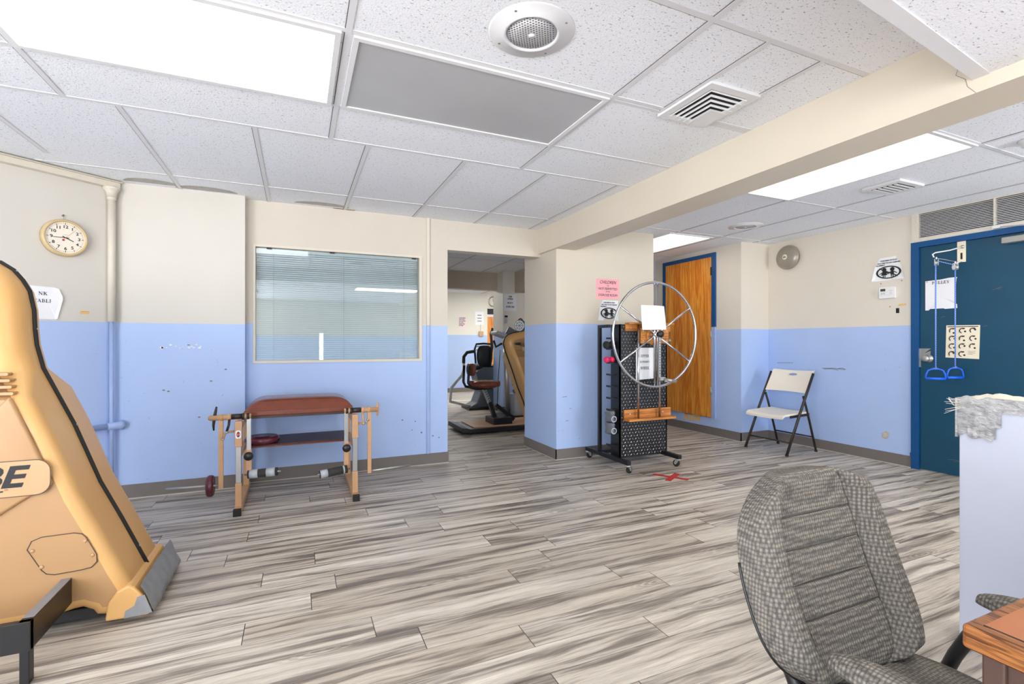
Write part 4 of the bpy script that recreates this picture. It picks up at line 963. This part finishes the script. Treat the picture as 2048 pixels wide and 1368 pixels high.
for i in range(3):
    for j in range(4):
        if i == 2 and j == 3: continue
        Y = X @ TR(-.068 + i * .071 - j * .0015, .093 - j * .067, .003); rr = 1
        b.ring(.017, .0235, M['ink'], Y, 20, a0=R(80), a1=R(215 + (i * 37 + j * 23) % 60)); b.ring(.0255, .027, M['greyink'], Y, 20, a0=R(80), a1=R(230)); b.stroke([(0, .018), (.012, .019)], .010, M['ink'], Y)
        a = R(-60 + (i * 50 + j * 71) % 110); b.disc(.0075, M['ink'], Y @ TR(.017 * cos(a), .017 * sin(a) - .004, 0), 10)
for k in range(4): b.stroke([(.04, -.082 - k * .009), (.04 + (.05, .045, .048, .03)[k], -.0825 - k * .009)], .002, M['greyink'], X, .003)
tag(b.build('exercise_chart', recalc=False), 'cream exercise chart of small curved figures on the blue door', 'poster')
t = thing('overdoor_pulley', 'over-door exercise pulley with blue cords and two blue handles', 'pulley', (5.21, 2.25, 1.95))
b = MB(); b.box(5.222, 5.228, 2.218, 2.277, 1.855, 2.034, M['paperc']); X = on_right(2.247, 1.92, 5.2215); b.flat([(-.006, -.04), (.008, -.04), (.008, .015), (-.006, .015)], M['ink'], X, .0004); b.build('door_plate', t, bevel=.001)
b = MB(); b.lathe([(.014, 0), (.014, .008), (.006, .012), (0, .012)], M['chrome'], 16, on_right(2.238, 1.985, 5.222)); b.build('hook_eye', t)
# loop arm projecting from the plate into the room
pa = [(5.215, 2.238, 1.985), (5.12, 2.285, 1.955), (5.01, 2.335, 1.935), (4.985, 2.343, 1.92), (4.99, 2.335, 1.893)]
b = MB(); b.tube(pa, .0055, M['metalwhite'], 10); b.build('upper_arm', t)
b = MB(); b.tube([(4.995, 2.33, 1.888), (5.08, 2.29, 1.872), (5.19, 2.245, 1.850), (5.215, 2.24, 1.856)], .0035, M['greym'], 8); b.tube([(5.19, 2.25, 1.852), (5.125, 2.235, 1.842)], .0055, M['metalwhite'], 8); b.build('lower_arm', t)
P1, P2 = Vector((5.0, 2.322, 1.845)), Vector((5.12, 2.245, 1.805))
for p, a in ((P1, .5), (P2, 1.0)):
    b = MB(); X = TR(*p) @ RZ(a) @ UP; b.lathe([(0, -.010), (.022, -.010), (.024, -.007), (.016, -.002), (.016, .002), (.024, .007), (.022, .010), (0, .010)], M['steel'], 26, X); b.build('sheave', t)
    b = MB()
    for s_ in (-1, 1): b.prism([(-.012, .034), (.012, .034), (.020, .0), (.012, -.020), (-.012, -.020), (-.020, 0)], s_ * .0125 - .001, s_ * .0125 + .001, M['metalwhite'], X)
    b.tube([tuple(p + Vector((0, 0, .03))), tuple(p + Vector((0, 0, .05)))], .005, M['metalwhite'], 8); b.build('pulley_cheek', t)
b = MB(); u1 = Vector((cos(.5), sin(.5), 0)); 
b.cyl(tuple(P1 + Vector((-.012, 0, -.01))), (P1.x - .012, P1.y, .945), .0052, M['rope'], 10); b.build('cord', t)
b = MB(); b.cyl(tuple(P2 + Vector((.0, 0, -.01))), (P2.x, P2.y, .955), .0052, M['rope'], 10); b.build('cord', t)
b = MB(); b.tube([tuple(P1 + Vector((.01, 0, .018))), tuple(P2 + Vector((-.01, 0, .018)))], .0035, M['rope'], 8); b.build('cord', t)
for (x, y, z, a) in ((P1.x - .012, P1.y, .945, R(52)), (P2.x, P2.y, .955, R(28))):
    X = TR(x, y, z) @ RZ(-a) @ UP
    b = MB(); o_ = [(-.024, -.008), (.024, -.008)] + [(.05, -.02), (.062, -.05), (.068, -.085), (.066, -.093)] + [(-.066, -.093), (-.068, -.085), (-.062, -.05), (-.05, -.02)]
    pts = [(px, py) for px, py in o_]
    b.tube([tuple(X @ Vector((px, py, 0))) for px, py in pts], .007, M['bluep'], 10, closed=True)
    b.cyl(tuple(X @ Vector((-.064, -.09, 0))), tuple(X @ Vector((.064, -.09, 0))), .012, M['bluep'], 14); b.build('handle', t)
    b = MB(); b.tube([tuple(X @ Vector(p)) for p in ((0, .0, 0), (.006, .006, .004), (.012, .0, .006), (-.012, -.004, .006))], .003, M['rope'], 6); b.tube([tuple(X @ Vector(p)) for p in ((-.016, -.004, 0), (.016, -.004, 0))], .0045, M['paper'], 8); b.build('knot', t)

# ------------------------------------------------------------------ desk corner
t = thing('office_desk', 'oak edged desk corner with brown inlaid top on dark metal frame', 'desk', (1.5, .0, 0))
DX, DY, DZ = .912, .393, .74
b = MB(); b.box(DX, 2.1, -.5, DY, DZ - .036, DZ, M['desk']); b.build('desk_top', t, bevel=.006, seg=3)
b = MB(); b.box(DX + .022, 2.08, -.48, DY - .018, DZ - .001, DZ + .0006, M['inlay']); b.build('inlay', t)
b = MB()
for p, q in (((DX + .022, -.48), (DX + .022, DY - .018)),): b.box(p[0] - .0012, p[0] + .0006, p[1], q[1], DZ - .0005, DZ + .0009, M['ink'])
b.build('inlay_groove', t)
b = MB(); b.box(DX + .014, DX + .042, DY - .045, DY - .018, 0, DZ - .036, M['dkbrown']); b.build('leg', t, bevel=.003)
b = MB(); b.box(2.02, 2.06, DY - .05, DY - .02, 0, DZ - .036, M['dkbrown']); b.build('leg', t, bevel=.003)
b = MB(); b.box(DX + .014, DX + .042, -.47, -.44, 0, DZ - .036, M['dkbrown']); b.build('leg', t, bevel=.003)
b = MB(); b.box(2.02, 2.06, -.47, -.44, 0, DZ - .036, M['dkbrown']); b.build('leg', t, bevel=.003)
b = MB(); b.box(DX + .022, DX + .034, -.44, DY - .045, DZ - .17, DZ - .036, M['dkbrown']); b.box(DX + .042, 2.02, DY - .04, DY - .028, DZ - .10, DZ - .036, M['dkbrown'])
b.lathe([(.004, 0), (.003, .002), (0, .0025)], M['paper'], 12, TR(DX + .022, DY - .10, DZ - .062) @ RY(-PI / 2)); b.build('apron', t)

# ------------------------------------------------------------------ grey guest chair drawn up to the desk
PH = 0.0; CX0, CY0, CZ0, CW, CL, REC = 1.136, .693, .409, .240, .460, .297
t = thing('office_chair', 'grey woven fabric office armchair with black tubular arms at the desk', 'chair', (CX0, CY0 - .2, 0), PH)
FR = TR(CX0, CY0, 0) @ RZ(PH)      # local x = chair's lateral, -y = its front
BK = FR @ TR(0, 0, CZ0) @ RX(-REC) @ UP          # drawing plane of the backrest, normal towards the front
b = MB()
def bk(u, v, side=1):
    a, c = 2 * u - 1, 2 * v - 1
    k = .70 if c > 0 else .54
    x = a * math.sqrt(max(0, 1 - k * c * c * c * c * (.9 if c > 0 else 1))) ; y = c * math.sqrt(max(0, 1 - .28 * a * a * a * a))
    taper = 1.0 - .05 * max(0, c)
    e = max(abs(a), abs(c)); edge = (1 - e ** 10) ** .5
    bol = .030 * min(1, max(0, (abs(a) - .56) / .16)) * (1 if c < .75 else max(0, 1 - (c - .75) / .2) * .6 + .4)
    top = .016 * max(0, (c - .72) / .2) if c > .72 else 0
    zf = .042 * edge + (bol + min(top, .02)) * edge + .024 * a * a - .02 * sin((v - .1) * PI) - .012 * (1 - edge)
    for gx in (.3, .455, .61, .765):
        gy = gx + .02 * (a * a) 
        if abs(a) < .56: zf -= .007 * math.exp(-((v - gy) / .007) ** 2)
    zf -= .009 * math.exp(-((abs(a) - .57) / .016) ** 2) * (1 if c < .9 else 0)
    zb = -.006 * edge - .012 + .024 * a * a - .02 * sin((v - .1) * PI)
    return (x * CW * taper, (y * .5 + .5) * CL, zf if side > 0 else zb)
b.grid(lambda u, v: bk(u, v), 110, 120, M['fabric'], BK)
b.build('backrest', t)
b = MB(); b.grid(lambda u, v: bk(u, v, -1), 40, 40, M['fabric'], BK); b.build('back_panel', t)
b = MB(); b.tube([tuple(BK @ Vector(bk(0, v))) for v in [.62 - .62 * k / 20 for k in range(21)]] + [tuple(BK @ Vector(bk(k / 20, 0))) for k in range(1, 21)] + [tuple(BK @ Vector(bk(1, v))) for v in [.62 * k / 20 for k in range(1, 21)]], .0035, M['black'], 6); b.build('edge_trim', t)
b = MB()
for gx in (.3, .455, .61, .765):
    b.tube([tuple(BK @ (Vector(bk(.5 + a / 2, gx + .02 * a * a)) + Vector((0, 0, .0015)))) for a in [-.55 + 1.1 * k / 24 for k in range(25)]], .0014, M['seam'], 6)
for s_ in (-1, 1): b.tube([tuple(BK @ (Vector(bk(.5 + s_ * .57 / 2, v)) + Vector((0, 0, .0015)))) for v in [.02 + .93 * k / 40 for k in range(41)]], .0014, M['seam'], 6)
b.build('seams', t)
b = MB()   # seat cushion
def st(u, v, side=1):
    a, c = 2 * u - 1, 2 * v - 1
    x = a * math.sqrt(1 - .34 * c ** 4); y = c * math.sqrt(1 - .3 * a ** 4)
    e = max(abs(a), abs(c)); edge = (1 - e ** 8) ** .5
    return (x * .245, -.215 + y * .235, (.375 + .055 * edge + .012 * a * a) if side > 0 else .375 - .02 * edge)
b.grid(lambda u, v: st(u, v), 60, 60, M['fabric'], FR); b.grid(lambda u, v: st(u, v, -1), 20, 20, M['black'], FR); b.build('seat', t)
for s_ in (-.17, .17): b = MB(); b.tube([tuple(FR @ Vector((s_, y, z))) for y, z in ((.045, .58), (.025, .48), (-.02, .395), (-.10, .360), (-.25, .358))], .016, M['black'], 12); b.build('back_bracket', t)
for s_ in (-1, 1):
    xx = .257 * s_ + .016
    b = MB()
    pts = [(xx, .12, .012), (xx, .095, .03), (xx, -.01, .25), (xx, -.075, .43), (xx, -.10, .485), (xx, -.118, .515), (xx, -.14, .536), (xx, -.165, .548), (xx, -.20, .552), (xx, -.30, .55), (xx, -.345, .535), (xx, -.365, .50), (xx, -.375, .40), (xx, -.42, .05), (xx, -.41, .018), (xx, -.36, .013), (xx, .03, .013), (xx, .10, .012)]
    b.tube([tuple(FR @ Vector(p)) for p in pts], .0145, M['black'], 14); b.build('arm_frame', t)
    b = MB()
    def ap(u, v, xx=xx):
        a = 2 * PI * u; w_ = sin(PI * (.03 + .94 * v)) ** .38
        return (xx + .036 * w_ * cos(a), -.118 - .225 * v, .580 + .030 * w_ * sin(a) * (1 if sin(a) > 0 else .6) + .006 * sin(PI * v))
    b.grid(ap, 28, 30, M['fabric'], FR); b.build('armrest', t)
b = MB(); b.cyl(tuple(FR @ Vector((-.257, -.06, .36))), tuple(FR @ Vector((.257, -.06, .36))), .012, M['black']); b.cyl(tuple(FR @ Vector((-.257, -.375, .36))), tuple(FR @ Vector((.257, -.375, .36))), .012, M['black']); b.build('seat_rail', t)

# ------------------------------------------------------------------ upper-body exercise machines
REAR = [(0, .10), (-.055, .23), (-.11, .36), (-.19, .54), (-.28, .80), (-.345, .955), (-.385, 1.05), (-.407, 1.15), (-.413, 1.22), (-.416, 1.3), (-.43, 1.38), (-.452, 1.425), (-.48, 1.465), (-.52, 1.495), (-.58, 1.51)]
TOPF = [(-.625, 1.485), (-.665, 1.42), (-.72, 1.345), (-.80, 1.312), (-.90, 1.292), (-.965, 1.268), (-1.008, 1.225), (-1.028, 1.155)]
FRONT = [(-1.0, 1.05), (-.963, .955), (-.90, .80), (-.81, .54), (-.73, .36), (-.64, .10)]
BOT = [(-.62, .06), (-.30, .055), (-.21, .075), (-.18, .077), (-.15, .06), (-.135, .038), (-.10, .03), (-.02, .05)]
def shrink(poly, d):
    n = len(poly); out = []
    for i in range(n):
        p0, p1, p2 = Vector(poly[i - 1]), Vector(poly[i]), Vector(poly[(i + 1) % n])
        e1, e2 = (p1 - p0).normalized(), (p2 - p1).normalized(); t_ = (e1 + e2).normalized(); nn = Vector((-t_.y, t_.x))
        dd = d[i] if isinstance(d, list) else d
        out.append((p1.x + nn.x * dd, p1.y + nn.y * dd))
    return out
def ube(name, label, ox, oy, seat):
    t = thing(name, label, 'exercise machine', (ox - .4, oy + .22, 0))
    O = TR(ox, oy, 0); poly = REAR + TOPF + FRONT + BOT; D = .45
    area = sum(poly[i - 1][0] * poly[i][1] - poly[i][0] * poly[i - 1][1] for i in range(len(poly)))
    sg = 1 if area > 0 else -1
    b = MB(); n = len(poly); yt = .235
    def up(z): return max(0.0, min(1.0, (z - .955) / .095))
    hw = [.235 - .105 * up(z) for x, z in poly]; hf = [.215 - .095 * up(z) for x, z in poly]; rr = [.045 + .040 * up(z) for x, z in poly]
    prof = []
    for k in range(7):                                   # rounded shoulders on both sides, narrower above
        a = PI / 2 * k / 6; prof.append((1 - sin(a), 1 - cos(a)))
    vs = []; fs = []
    for sd, hh in ((-1, hw), (1, hf)):
        for (pd, py) in (prof if sd < 0 else prof[::-1]):
            sp = shrink(poly, [r_ * pd * sg for r_ in rr])
            for i in range(n): vs.append((sp[i][0], yt + sd * (hh[i] - rr[i] * py), sp[i][1]))
    L = 2 * len(prof)
    for k in range(L - 1):
        for i in range(n): j = (i + 1) % n; fs.append((k * n + i, k * n + j, (k + 1) * n + j, (k + 1) * n + i))
    b.add(vs, fs, M['ube'], O, True)
    i5, i6 = 5, 6; f6 = len(REAR) + len(TOPF); f5 = f6 + 1
    for base in (0, (L - 1) * n):
        capv = vs[base:base + n]
        b.add(capv, [tuple(list(range(0, i5 + 1)) + list(range(f5, n))), (i5, i6, f6, f5), tuple(range(i6, f6 + 1))], M['ubed'], O)
    sh = b.build('shroud', t)
    def P(x, z): return (x, z)
    S = O @ UP                                            # drawing plane of the near side: x, z
    b = MB()                                              # raised middle panel
    rp = [(-.392, .955), (-.378, .925), (-.325, .78), (-.262, .60), (-.31, .575), (-.37, .535), (-.45, .478), (-.55, .41), (-.66, .40), (-.72, .44), (-.74, .52), (-.62, .70), (-.53, .79), (-.465, .855), (-.425, .915)]
    b.prism(rp, -.006, .016, M['ubed'], S, True); b.build('raised_panel', t, bevel=.014, seg=5)
    b = MB(); b.prism(rrect(-.70, -.268, .568, .705, .045), .014, .018, M['plate'], S)
    b.stroke(rrect(-.70, -.268, .568, .705, .045) + [(-.268, .66)], .003, M['dkbrown'], S, .0184)
    b.text('UBE', .112, M['ink'], S @ TR(-.352, .607, .0192), 'RIGHT', shear=.28, bold=.0035, sx=1.18)
    b.text('er', .034, M['ink'], S @ TR(-.411, .578, .0192), 'RIGHT', shear=.25, bold=.001, sx=1.1); b.text('TM', .008, M['ink'], S @ TR(-.398, .594, .0192), 'CENTER')
    b.build('name_plate', t, recalc=False)
    b = MB(); hp = [(-.343, .352), (-.330, .383), (-.30, .395), (-.20, .396), (-.174, .388), (-.160, .37), (-.128, .298), (-.127, .268), (-.145, .248), (-.18, .243), (-.26, .240), (-.285, .247), (-.30, .265)]
    b.prism(hp, -.0, .003, M['ubed'], S); b.stroke(hp + hp[:1], .0035, M['dkbrown'], S, .0036)
    for x, z in ((-.328, .345), (-.30, .277), (-.165, .358), (-.142, .297)): b.lathe([(.008, 0), (.006, .003), (0, .004)], M['plate'], 12, S @ TR(x, z, .003))
    b.build('access_cover', t)
    b = MB()
    for k in range(4): b.prism(rrect(-.72, -.425 + .014 * k, 1.03 - k * .024, 1.042 - k * .024, .006), -.10, -.062 + .022 * k, M['ubed'], S)
    b.build('cooling_ribs', t, bevel=.003)
    b = MB(); pts = REAR + TOPF + FRONT
    b.tube([(ox + x, oy + yt, z) for x, z in shrink(poly, -.002 * sg)[:len(pts)]], .0105, M['rubber'], 8); b.build('trim_strip', t)
    b = MB()
    for i in (1, 4, 8, 12): b.lathe([(.006, 0), (.004, .003), (0, .0035)], M['steel'], 10, O @ TR(REAR[i][0] + .012, yt, REAR[i][1]) @ RY(PI / 2.6))
    b.build('trim_screws', t)
    # duct-taped rear foot fairing
    b = MB(); fp = [(-.10, .018), (-.09, .09), (-.06, .135), (-.02, .155), (.0, .14), (.03, .10), (.058, .035), (.05, .015)]
    b.prism([(x, z) for x, z in fp], -.46, .015, M['ube'], S); b.build('foot_fairing', t, bevel=.02, seg=4)
    b = MB()
    def tp(u, v):
        q = [(-.035, .016), (.03, .013), (.064, .03), (.038, .10), (.012, .145)]
        f = v * (len(q) - 1); i = min(int(f), len(q) - 2); f -= i
        x = q[i][0] * (1 - f) + q[i + 1][0] * f; z = q[i][1] * (1 - f) + q[i + 1][1] * f
        y = -.018 + .515 * u; w_ = .004 * sin(u * 19 + v * 8) + .003 * sin(u * 41)
        return (x + .006 + w_ * .6, y + (.012 * sin(v * 15) if u > .98 else 0), z + w_ * .4)
    b.grid(tp, 40, 12, M['duct2'], O)
    b.prism([(-.035, .020), (.062, .026), (.036, .105), (.01, .10), (-.0, .065), (-.03, .05)], .0155, .0175, M['duct2'], S)
    b.build('duct_tape', t)
    b = MB(); b.box(-.6, .0, .03, .42, .03, .07, M['rubber'], O)
    for x in (-.05, -.55):
        b.lathe([(0, -.02), (.030, -.02), (.034, 0), (.030, .02), (0, .02)], M['rubber'], 20, O @ TR(x, .06, .034) @ UP); b.lathe([(0, -.02), (.030, -.02), (.034, 0), (.030, .02), (0, .02)], M['rubber'], 20, O @ TR(x, .39, .034) @ UP)
    b.build('undercarriage', t)
    # crank with hand grip
    b = MB(); b.lathe([(.10, 0), (.095, .012), (.06, .03), (.0, .032)], M['ubed'], 32, S @ TR(-.72, 1.08 if seat else 1.17, .0) @ TR(0, 0, -.105)); b.build('crank_hub', t)
    b = MB(); b.bar((ox - .72, oy - .04, 1.08 if seat else 1.17), (ox - .985 if seat else ox - .74, oy - .05, 1.155 if seat else 1.36), .035, .014, M['greyp']); b.cyl((ox - .72, oy + .1, 1.08 if seat else 1.17), (ox - .72, oy - .055, 1.08 if seat else 1.17), .02, M['greyp'])
    if seat: b.bar((ox - .72, oy - .05, 1.08), (ox - .56, oy - .06, 1.02), .03, .02, M['black'])
    b.build('crank_arm', t)
    b = MB(); hx, hz = (ox - .97, 1.15) if seat else (ox - .74, 1.36)
    b.cyl((hx, oy - .05, hz), (hx, oy - .17, hz), .018, M['foam']); b.build('hand_grip', t)
    return t
ube('exercise_machine', 'tan-yellow arm exercise machine in the near left corner with grey taped foot', -.62, 2.50, False)
um = bpy.data.objects['exercise_machine']
b = MB(); b.box(-.862, -.828, 2.17, 2.56, .115, .215, M['blackm']); b.box(-1.75, -.828, 2.165, 2.19, .115, .215, M['black'])
b.box(-.861, -.829, 2.2, 2.52, .2152, .217, M['greym']); b.build('side_bracket', um, bevel=.004)  # grey strip stands in for light on top of the black tube
b = MB(); b.box(-.858, -.832, 2.17, 2.205, 0, .118, M['black']); b.build('bracket_foot', um, bevel=.002)
fu = ube('exercise_machine', 'tan arm exercise machine with brown seat seen through the doorway', 3.62, 5.90, True)
b = MB(); b.box(1.99, 3.5, 5.78, 6.42, .025, .075, M['black']); b.box(2.06, 3.4, 5.84, 6.36, .075, .088, M['tan']); b.prism([(0, .03), (.0, .075), (-.10, .095), (-.10, .035)], -.64, 0, M['black'], TR(1.99, 5.78, 0) @ UP)
for x in (2.0, 3.4):
    for y in (5.83, 6.37): b.cyl((x, y, 0), (x, y, .03), .025, M['rubber'])
b.build('base_platform', fu, bevel=.004)
b = MB(); b.bar((2.46, 6.08, .10), (2.36, 6.08, .37), .06, .05, M['black']); b.bar((2.45, 6.08, .33), (2.72, 6.08, .11), .04, .05, M['black']); b.box(2.35, 2.62, 5.9, 6.2, .06, .17, M['black']); b.build('seat_mount', fu, bevel=.004)
b = MB(); b.bar((2.365, 6.08, .35), (2.28, 6.08, .55), .045, .045, M['steel'])
for k in range(6): b.disc(.008, M['dark'], on_back(2.357 - k * .0135, 6.0565, .385 + k * .030), 8)
b.build('seat_post', fu)
b = MB(); b.tube([(2.50, 6.08, .61), (2.42, 6.08, .612), (2.2, 6.08, .615), (2.08, 6.08, .62)], [.05, .062, .07, .05], M['leather'], 18, flat=.8)
b.grid(lambda u, v: (2.29 + .21 * cos(2 * PI * u) * sin(PI * v) ** .6, 6.08 + .19 * sin(2 * PI * u) * sin(PI * v) ** .6, .61 - .055 * cos(PI * v)), 30, 14, M['leather']); b.build('seat', fu)
b = MB(); b.grid(lambda u, v: (2.10 + .045 * cos(2 * PI * u) * sin(PI * v) ** .5, 6.08 + .15 * sin(2 * PI * u) * sin(PI * v) ** .5, .81 - .085 * cos(PI * v)), 26, 14, M['leather']); b.build('backrest', fu)
for y in (5.98, 6.18):
    b = MB(); b.tube([(2.36, y, .565), (2.14, y, .56), (2.06, y, .58), (2.03, y, .64), (2.04, y, .86)], .018, M['black'], 10); b.build('back_support', fu)
t = thing('desk_fan', 'round teal gauge-like fan standing on the far exercise machine', 'fan', (2.82, 6.1, 1.36))
FX, FY, FZ = 2.84, 6.12, 1.40
b = MB(); X = TR(FX, FY, FZ) @ RZ(R(-50)) @ UP; b.lathe([(.0, -.08), (.06, -.07), (.082, -.02), (.084, .02), (.076, .03)], M['teal'], 30, X); b.build('housing', t)
b = MB(); b.disc(.074, M['white'], X, 30, .031)
for k in range(4): b.stroke([(0, 0), (.07 * cos(k * PI / 4), .07 * sin(k * PI / 4))], .004, M['teal'], X, .0325); b.stroke([(0, 0), (-.07 * cos(k * PI / 4), -.07 * sin(k * PI / 4))], .004, M['teal'], X, .0325)
b.ring(.045, .05, M['teal'], X, 30, .033); b.build('front_grille', t, recalc=False)
b = MB(); b.tube([(FX - .03, FY, FZ + .08), (FX, FY, FZ + .10), (FX + .04, FY + .02, FZ + .085)], .008, M['maroon'], 8); b.build('carry_handle', t)

# ------------------------------------------------------------------ other far-room equipment
t = thing('exercise_tower', 'silver post machine with tilted grey console behind the far exercise machine', 'exercise machine', (3.02, 6.98, 0))
b = MB(); b.tube([(3.02, 6.98, .03), (2.985, 6.98, 1.18)], .042, M['steel'], 18); b.build('post', t)
b = MB(); b.box(2.86, 3.3, 6.75, 7.2, .0, .04, M['black']); b.box(3.06, 3.34, 6.80, 7.15, .04, .36, M['lgreyp']); b.tube([(3.08, 6.9, .40), (3.2, 6.9, .44), (3.34, 6.9, .42)], .035, M['greyp'], 12); b.tube([(3.08, 6.95, .50), (3.2, 6.95, .53), (3.34, 6.95, .5)], .012, M['black'], 10); b.build('base', t, bevel=.006)
b = MB(); X = TR(2.93, 6.95, 1.27) @ RY(R(18)); b.box(-.17, .12, -.13, .13, -.03, .03, M['lgreyp'], X); b.build('console', t, bevel=.02, seg=3)
b = MB(); b.bar((2.97, 6.90, 1.36), (3.16, 6.88, 1.25), .05, .13, M['greyp']); b.build('display', t, bevel=.01)
b = MB(); b.tube([(2.76, 6.93, 1.20), (2.80, 6.93, 1.10), (2.90, 6.95, 1.15), (2.98, 6.98, 1.12)], .018, M['black'], 10); b.build('handlebar', t)
b = MB(); b.tube([(2.87, 6.93, 1.05), (2.84, 6.93, .6), (2.82, 6.93, .12)], .006, M['black'], 6); b.build('cable', t)
t = thing('recumbent_stepper', 'grey recumbent stepper with black seat back in the far room', 'exercise machine', (3.02, 8.1, 0))
b = MB(); b.prism([(2.72, .0), (2.74, .06), (2.86, .12), (2.93, .30), (2.84, .66), (2.98, .74), (3.30, .72), (3.34, .10), (3.40, .0)], -8.3, -7.95, M['greyp'], UP); b.build('body', t, bevel=.02, seg=3)
b = MB(); b.box(2.70, 3.4, 7.9, 8.35, 0, .05, M['black']); b.build('base', t, bevel=.01)
b = MB(); b.grid(lambda u, v: (3.02 + .15 * (abs(cos(2 * PI * u)) ** .6) * math.copysign(1, cos(2 * PI * u)) * sin(PI * v) ** .5, 8.0 + .045 * sin(2 * PI * u) * sin(PI * v) ** .5, .93 - .19 * cos(PI * v)), 30, 16, M['black']); b.build('seat_back', t)
b = MB(); b.tube([(2.87, 8.05, .8), (2.85, 8.05, 1.05), (2.88, 8.05, 1.14), (3.02, 8.05, 1.15), (3.16, 8.05, 1.14)], .018, M['black'], 10)
for z in (1.10, 1.04): b.box(2.88, 3.16, 8.04, 8.06, z - .012, z + .012, M['lgreyp'])
b.build('seat_frame', t)
b = MB(); b.box(2.86, 3.28, 7.98, 8.3, .715, .765, M['black']); b.box(2.80, 3.0, 7.99, 8.02, .76, .80, M['lgreyp']); b.build('seat', t, bevel=.015)
b = MB(); b.tube([(3.10, 7.96, .75), (3.13, 7.93, 1.1), (3.11, 7.93, 1.32), (3.14, 7.93, 1.42)], .024, M['black'], 10); b.build('arm_lever', t)
b = MB(); b.tube([(2.32, 7.7, .42), (2.52, 7.75, .62), (2.56, 7.77, .72), (2.555, 7.77, .86)], .022, M['white'], 12); b.tube([(2.32, 7.7, .42), (2.3, 7.7, .2), (2.74, 8.0, .06)], .022, M['white'], 12); b.build('handle_tube', t)
b = MB(); b.tube([(2.555, 7.77, .82), (2.56, 7.77, .93), (2.62, 7.78, 1.0), (2.72, 7.78, 1.015), (2.76, 7.78, 1.015)], .027, M['foam'], 12); b.build('handle_grip', t)
# signs and small things on the far walls
b = MB(); X = on_back(3.57, 10.95, 1.66); sheet(b, [(-.11, -.145), (.11, -.145), (.11, .145), (-.11, .145)], M['paperg'], X)
for k, tx in enumerate(('CHILDREN', 'ARE NOT', 'ALLOWED', 'IN THE', 'EXERCISE', 'ROOM')): b.text(tx, .034, M['ink'], X @ TR(-.085, .08 - k * .036, .003), 'LEFT', bold=.001)
tag(b.build('paper_sign', recalc=False), 'pale pink far-room sign CHILDREN ARE NOT ALLOWED IN THE EXERCISE ROOM', 'sign')
b = MB(); X = on_back(4.0, 10.95, 1.75); sheet(b, [(-.11, -.16), (.11, -.16), (.11, .16), (-.11, .16)], M['paper'], X)
for k in range(3): b.stroke([(-.05, .075 - k * .07), (.045, .075 - k * .07)], .018, M['greyink'], X, .003)
tag(b.build('paper_sign', recalc=False), 'white far-room sign with three faint lines right of the pale pink sign', 'sign')
t = thing('switch_box', 'small tan switch box on the far-room paint line below the white sign', 'switch', (4.03, 10.95, 1.37))
b = MB(); b.box(3.98, 4.09, 10.91, 10.95, 1.32, 1.44, M['tan']); b.build('box', t, bevel=.004); b = MB(); b.box(4.02, 4.04, 10.935, 10.95, 1.44, 1.60, M['cream']); b.build('conduit', t)
b = MB(); X = on_back(3.245, 7.4, 1.835); sheet(b, [(-.115, -.145), (.11, -.145), (.115, .14), (-.115, .14)], M['paper'], X)
for tx, y in (('UBE', .085), ('UPPER', .045), ('BODY', -.02), ('EXERCISE', -.085)): b.text(tx, .036, M['ink'], X @ TR(0, y, .003), bold=.0012)
tag(b.build('paper_sign', recalc=False), 'white paper sign UBE UPPER BODY EXERCISE on the far-room pillar', 'sign')
t = thing('wall_control', 'small dark topped control mounted on the far-room pillar below the sign', 'wall control', (3.165, 7.4, 1.55))
b = MB(); b.box(3.145, 3.185, 7.375, 7.4, 1.49, 1.61, M['lgreyp']); b.build('cover', t, bevel=.003); b = MB(); b.box(3.142, 3.188, 7.37, 7.395, 1.585, 1.615, M['ink']); b.build('cap', t)
t = thing('wall_clock', 'small round clock high on the far-room wall beside the pillar', 'clock', (4.42, 11.15, 2.16))
b = MB(); X = on_back(4.42, 11.15, 2.18); b.lathe([(.125, 0), (.125, .04), (.105, .045), (.10, .035)], M['bell'], 30, X); b.build('casing', t)
b = MB(); b.disc(.103, M['clockface'], X, 30, .036); b.stroke([(0, 0), (.03, .05)], .008, M['ink'], X, .037); b.stroke([(0, 0), (-.02, .075)], .006, M['ink'], X, .037); b.build('dial', t, recalc=False)
b = MB(); b.box(4.22, 5.1, 11.10, 11.16, 0, 1.80, M['woodd']); b.box(4.22, 5.1, 11.09, 11.16, 1.86, 2.0, M['ink']); b.box(4.22, 5.1, 11.09, 11.16, 1.80, 1.86, M['white']); struct(b.build('door_3'))
